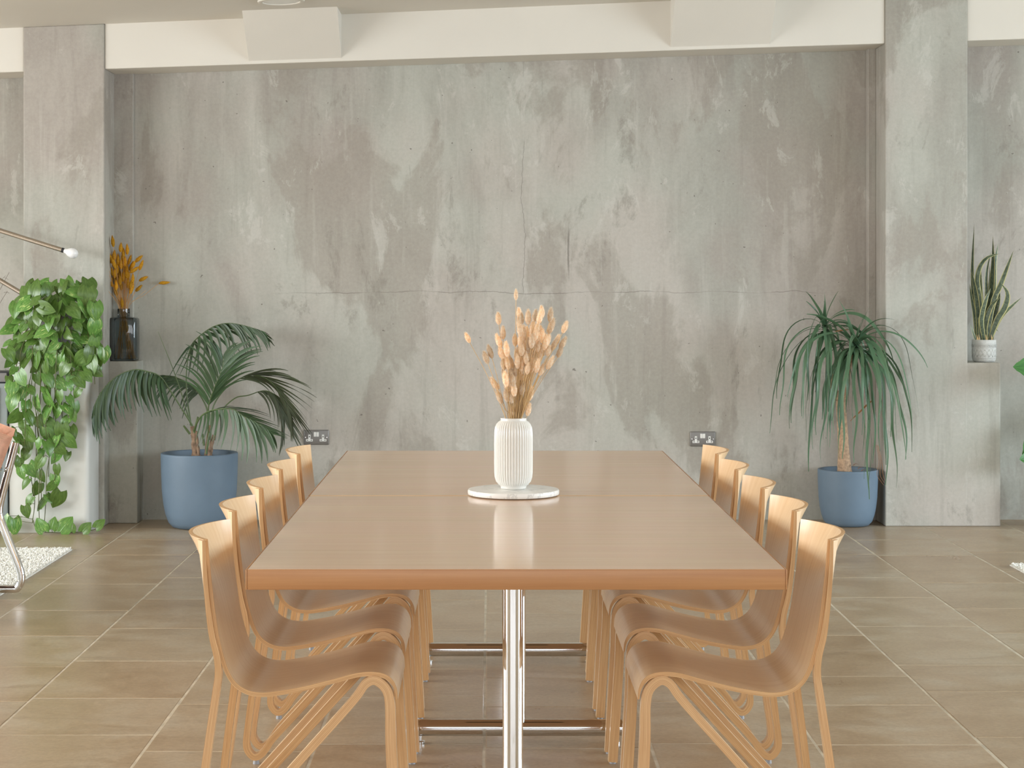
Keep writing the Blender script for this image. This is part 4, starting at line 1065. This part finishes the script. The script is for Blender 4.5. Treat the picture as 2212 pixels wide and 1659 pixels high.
# upright young leaves on top, the side strand and the row along the floor
for (x, y), tip, nrm, s in (((73, 640), (0.10, 0, 1), (-0.3, -1, 0.1), 0.10), ((99, 638), (0.02, 0, 1), (0.9, -1, 0), 0.075), ((133, 630), (0.3, 0, 1), (-0.6, -1, 0.2), 0.072), ((150, 622), (0.9, -0.1, -0.35), (0.1, -1, 0.9), 0.115), ((190, 622), (-0.05, -0.2, -1), (0.2, -1, 0.2), 0.115), ((205, 655), (0.15, -0.2, -1), (0.4, -1, 0.1), 0.10),
                           ((205, 692), (-0.1, -0.1, -1), (0.5, -1, 0.2), 0.095), ((205, 730), (-0.2, -0.1, -1), (0.3, -1, 0.2), 0.08), ((216, 757), (0.0, -0.1, -1), (-0.4, -1, 0.1), 0.09), ((224, 752), (0.15, -0.1, -1), (0.6, -1, 0.1), 0.085), ((190, 778), (-0.1, -0.1, -1), (0.3, -1, 0.3), 0.075), ((198, 797), (0.8, -0.1, -0.5), (0.0, -1, 0.4), 0.075), ((212, 790), (0.1, -0.1, -1), (0.5, -1, 0.3), 0.05),
                           ((131, 1062), (-0.4, -0.1, -1), (0.6, -1, 0.2), 0.10), ((117, 1025), (0.2, -0.1, -0.9), (-0.2, -1, 0.2), 0.07), ((160, 870), (0.0, -0.1, -1), (1.2, -1, 0.1), 0.09), ((30, 1120), (0.15, -0.2, -1), (0.5, -1, 0.2), 0.095), ((8, 1115), (0.0, -0.2, -1), (-0.4, -1, 0.2), 0.09), ((12, 1128), (-0.4, -0.2, -1), (0.3, -1, 0.5), 0.06)):
    put_leaf(P(x, y, 10.10) - OP, Vector(tip), Vector(nrm), s)
for x, y, s, tx in ((95, 1148, 0.085, -0.5), (112, 1143, 0.07, 0.2), (130, 1149, 0.105, 0.7), (155, 1149, 0.05, 0.1), (178, 1149, 0.07, 0.8), (207, 1140, 0.065, 0.9)):
    c = P(x, y, 10.10) - OP; c.z = max(c.z, 0.012 - OP.z)
    put_leaf(c, Vector((tx, 0.0, 0.9)), Vector((0.2 * tx, -1, 0.35)), s)
for pts_, r_ in pet: tube('leaf_stalk', pts_, r_, M['vine'], po, 5)

# ================================================================== LEFT EDGE: cabinet, speaker, twigs, lamp, lounge chair, rug
cab = empty('sideboard', (-3.2, 10.32, 0)); tag(cab, 'blue grey sideboard beside the pothos plinth', 'cabinet')
L(box('body', -3.75, -2.640, 10.16, 10.48, 0.03, 0.82, M['cabinet'], cab, 0.004, 2), cab)
L(box('base', -3.72, -2.66, 10.19, 10.46, 0.0, 0.03, M['black'], cab), cab)
for k in range(2):
    x0 = -3.735 + k * 0.53
    d = L(box('door', x0, x0 + 0.52, 10.148, 10.161, 0.05, 0.80, M['cabinet'], cab, 0.002, 1), cab)
    L(tube('knob', [(x0 + (0.47 if k == 0 else 0.05), 10.148, 0.45), (x0 + (0.47 if k == 0 else 0.05), 10.126, 0.45)], 0.011, M['steel'], d, 14), cab)
spk = empty('black_speaker', (-2.80, 10.28, 0.82)); tag(spk, 'small black box on the blue grey sideboard', 'speaker')
L(box('housing', -2.95, -2.648, 10.20, 10.37, 0.82, 0.884, M['black'], spk, 0.004, 2), spk)
L(box('front_grille', -2.942, -2.654, 10.196, 10.201, 0.828, 0.876, M['grey_pot'], spk), spk)
tv = empty('twig_vase', (-2.98, 10.42, 0.82)); tag(tv, 'slim grey vase with bare twigs on the sideboard', 'vase')
lathe('vase_body', [(0.0005, 0), (0.045, 0), (0.05, 0.01), (0.052, 0.14), (0.035, 0.20), (0.022, 0.23), (0.026, 0.25), (0.022, 0.25), (0.019, 0.235)], M['grey_pot'], tv, 36, cap=False)
for k, (tip, brs) in enumerate((((20, 588), ((8, 600, 18, 604), (3, 606, 12, 596))), ((16, 629), ((8, 632, 20, 633),)))):
    o = empty('bare_twig', (-2.98, 10.42, 0.84)); tag(o, ('bare forked dark twig reaching up past the wall lamp arms', 'bare dark twig held low, across the lower wall lamp arm')[k], 'twig', 'twigs in the slim vase')
    e = P(tip[0], tip[1], 10.38) - o.location
    tube('twig_stem', crom([Vector((0, 0, 0)), Vector((0.004, 0, 0.24)), e * 0.6 + Vector((-0.01, 0, 0.02)), e], 5), [0.0026 - 0.0016 * i / 15 for i in range(16)], M['twig'], o, 5)
    if brs: multi_tube('side_shoots', [([P(a, b, 10.38) - o.location, P((a + c) / 2, (b + d) / 2 - 1.5, 10.375) - o.location, P(c, d, 10.37) - o.location], 0.0008) for a, b, c, d in brs], M['twig'], o)

hub = P(-384, 375, 10.45)
lamp = empty('arm_lamp', (hub.x, 10.75, hub.z)); tag(lamp, 'wall lamp with long brushed steel arms and bare white bulb over pothos', 'wall lamp')
L(tube('wall_mount', [(hub.x, 10.75, hub.z), (hub.x, 10.725, hub.z)], 0.06, M['steel'], lamp, 32), lamp)
L(tube('hub_stem', [(hub.x, 10.73, hub.z), (hub.x, 10.30, hub.z)], 0.013, M['steel'], lamp, 16), lamp)
for (ax, ay, aY) in ((137, 541, 10.30), (48, 634, 10.385)):
    e = P(ax, ay, aY); h0 = Vector((hub.x, aY, hub.z)); d = (e - h0).normalized()
    ar = L(tube('arm', [h0, e], 0.0130, M['steel'], lamp, 18), lamp)
    L(tube('socket_collar', [e - d * 0.01, e + d * 0.003], 0.0138, M['black'], lamp, 18), lamp)
    prb = [(0.012, 0.0), (0.0125, 0.008), (0.015, 0.018), (0.0225, 0.029), (0.0275, 0.041), (0.0295, 0.053), (0.0275, 0.065), (0.021, 0.0755), (0.011, 0.0825), (0.001, 0.084)]
    vs, fs = tube_data([e + d * z for r, z in prb], [r for r, z in prb], 24)
    L(mk('bulb', vs, fs, M['bulb'], lamp), lamp)

# lounge chair: chrome tube frame, only its back corner reaches into the picture
Yc = 8.07
lc = empty('lounge_chair', (-2.5, 7.75, 0.0)); tag(lc, 'chrome tube lounge chair with orange cushion on the cream rug', 'armchair')
def side_tube(Y):
    q = lambda x, y: Vector(((x - VX) * Yc / F, Y, CH - (y - VY) * Yc / F))
    pts = [q(34, 955), q(17, 1020), q(2, 1078), q(-2, 1100), q(1, 1122), q(20, 1172), q(40, 1222), q(46, 1246), q(42, 1264), q(28, 1278), q(8, 1284), q(-40, 1285)]
    return [Vector((p.x, p.y, max(p.z, 0.0365))) for p in crom(pts, 6)] + [Vector((-2.9, Y, 0.0365)), Vector((-2.96, Y, 0.05)), Vector((-2.99, Y, 0.1)), Vector((-2.95, Y, 0.3)), Vector((-2.93, Y, 0.40)), Vector((-2.80, Y, 0.415)), Vector((-2.2, Y, 0.36))]
for Y in (Yc, Yc - 0.62):
    t_ = L(tube('side_tube', side_tube(Y), 0.0175, M['chrome'], lc, 18), lc)
L(tube('cross_bar', [(-2.70, Yc - 0.62, 0.405), (-2.70, Yc, 0.405)], 0.012, M['chrome'], lc, 12), lc)
L(tube('cross_bar', [(-2.13, Yc - 0.62, 0.56), (-2.13, Yc, 0.56)], 0.012, M['chrome'], lc, 12), lc)
def slab(name, a, b, th_, y0, y1, mat, bev):
    """padded panel from point a to point b (x, z), thickness to the front"""
    a, b = Vector(a), Vector(b); d = (b - a).normalized(); n = Vector((-d.y, d.x))
    bm = bmesh.new(); box_bm(bm, 0, (b - a).length, y0, y1, 0, th_, bev, 4)
    for v in bm.verts:
        c = a + d * v.co.x + n * v.co.z; v.co = Vector((c.x, v.co.y, c.y))
    return L(bm_obj(name, bm, mat, lc, True), lc)
slab('back_sling', (-2.118, 0.66), (-2.20, 0.37), -0.010, Yc - 0.60, Yc - 0.02, M['strap'], 0.003)
slab('back_cushion', (-2.098, 0.715), (-2.215, 0.40), -0.10, Yc - 0.56, Yc - 0.03, M['orange'], 0.035)
slab('seat_sling', (-2.20, 0.375), (-2.85, 0.43), -0.012, Yc - 0.60, Yc - 0.02, M['strap'], 0.003)
slab('seat_cushion', (-2.26, 0.385), (-2.87, 0.44), -0.12, Yc - 0.58, Yc - 0.03, M['orange'], 0.035)

def rug(name, x0, x1, y0, y1, label, dens_box):
    t = empty(name, ((x0 + x1) / 2, (y0 + y1) / 2, 0)); tag(t, label, 'rug')
    rg = random.Random(int(abs(x0) * 100)); nx, ny = 44, 44; vs, fs = [], []
    for i in range(nx + 1):
        for j in range(ny + 1):
            e = 0.0 if i in (0, nx) or j in (0, ny) else 1.0
            vs.append((x0 + (x1 - x0) * i / nx, y0 + (y1 - y0) * j / ny, 0.007 + e * 0.005 * rg.random()))
    for i in range(nx):
        for j in range(ny):
            a = i * (ny + 1) + j; fs.append((a, a + ny + 1, a + ny + 2, a + 1))
    n = len(vs); vs += [(x0, y0, 0.0008), (x1, y0, 0.0008), (x1, y1, 0.0008), (x0, y1, 0.0008)]
    c = [0, nx * (ny + 1), nx * (ny + 1) + ny, ny]
    fs += [(n, n + 1, c[1], c[0]), (n + 1, n + 2, c[2], c[1]), (n + 2, n + 3, c[3], c[2]), (n + 3, n, c[0], c[3])]
    L(mk('backing', vs, fs, M['rug'], t, smooth=False), t)
    vs, fs = [], []
    bx0, bx1, by0, by1 = dens_box; cnt = int((bx1 - bx0) * (by1 - by0) * 26000)
    for k in range(cnt):
        x, y = rg.uniform(bx0, bx1), rg.uniform(by0, by1); h = rg.uniform(0.010, 0.019); a = rg.uniform(0, 6.28); r = 0.0042
        lx, ly = rg.uniform(-0.008, 0.008), rg.uniform(-0.008, 0.008); m_ = len(vs)
        vs += [(x + r * math.cos(a + q * 2.094), y + r * math.sin(a + q * 2.094), 0.007) for q in range(3)] + [(x + lx + 0.003 * math.cos(a + q * 2.094), y + ly + 0.003 * math.sin(a + q * 2.094), h) for q in range(3)]
        fs += [(m_, m_ + 1, m_ + 4, m_ + 3), (m_ + 1, m_ + 2, m_ + 5, m_ + 4), (m_ + 2, m_, m_ + 3, m_ + 5), (m_ + 3, m_ + 4, m_ + 5)]
    tag(L(mk('wool_pile', vs, fs, M['rug'], t, smooth=False), t), kind='stuff')
rug('cream_rug', -3.9, -2.135, 7.2, 9.50, 'cream wool rug under the chrome lounge chair', (-2.75, -2.14, 7.6, 9.495))
rug('pale_wool_rug', 2.525, 4.0, 6.6, 8.97, 'pale wool rug corner on the tiles past the ponytail palm', (2.53, 2.85, 7.9, 8.965))

# ================================================================== BROAD LEAVED PLANT AT THE RIGHT EDGE
MP = Vector((3.240, 10.30, 0))
mo = empty('potted_broadleaf_plant', MP); tag(mo, 'broad green leaved plant past the snake plant ledge', 'potted plant')
lathe('pot', [(0.0005, 0), (0.11, 0), (0.13, 0.02), (0.15, 0.28), (0.145, 0.285), (0.138, 0.28), (0.13, 0.22)], M['stone_pot'], mo, 40, cap=False)
lathe('soil', [(0.0005, 0.25), (0.136, 0.245)], M['soil'], mo, 24, cap=False)
def broad(tipdir, base, size, face):
    y = tipdir.normalized(); z = (face - y * face.dot(y)).normalized(); x = y.cross(z)
    vs, fs, uv = [], [], []; rows = 16
    for i in range(rows + 1):
        f = i / rows; wdt = max(0.01, 0.40 * math.sin(math.pi * (0.06 + 0.94 * f) ** 0.7) ** 0.7) if f < 1 else 0.005
        for j in range(9):
            s = (j - 4) / 4; notch = 1.0 - (0.10 if i % 4 == 2 and abs(s) == 1 else 0)
            vs.append(base + (x * s * wdt * notch + y * f + z * (0.15 * abs(s) * wdt - 0.25 * f * f)) * size); uv.append((0.5 + s / 2, f))
    for i in range(rows):
        for j in range(8): a = i * 9 + j; fs.append((a, a + 1, a + 10, a + 9))
    mk('leaf', vs, fs, M['monstera'], mo, uv=uv)
for (bx, by, bz), td, s in (((-0.10, -0.05, 0.88), (-0.55, -0.2, 0.12), 0.24), ((-0.10, -0.04, 0.58), (-0.5, -0.2, -0.45), 0.25), ((-0.12, -0.02, 0.40), (-0.45, -0.3, 0.05), 0.20), ((0.1, -0.1, 0.95), (0.6, -0.4, 0.1), 0.3), ((0.0, -0.15, 1.1), (0.1, -0.7, 0.2), 0.3), ((0.12, 0.0, 0.7), (0.7, -0.2, -0.2), 0.3)):
    b = Vector((bx, by, bz)); tube('leaf_stalk', crom([Vector((0, 0, 0.24)), Vector((bx * 0.3, by * 0.3, bz * 0.7)), b], 6), 0.006, M['stalk'], mo, 8)
    broad(Vector(td), b, s, Vector((0.1, -1, 0.4)))
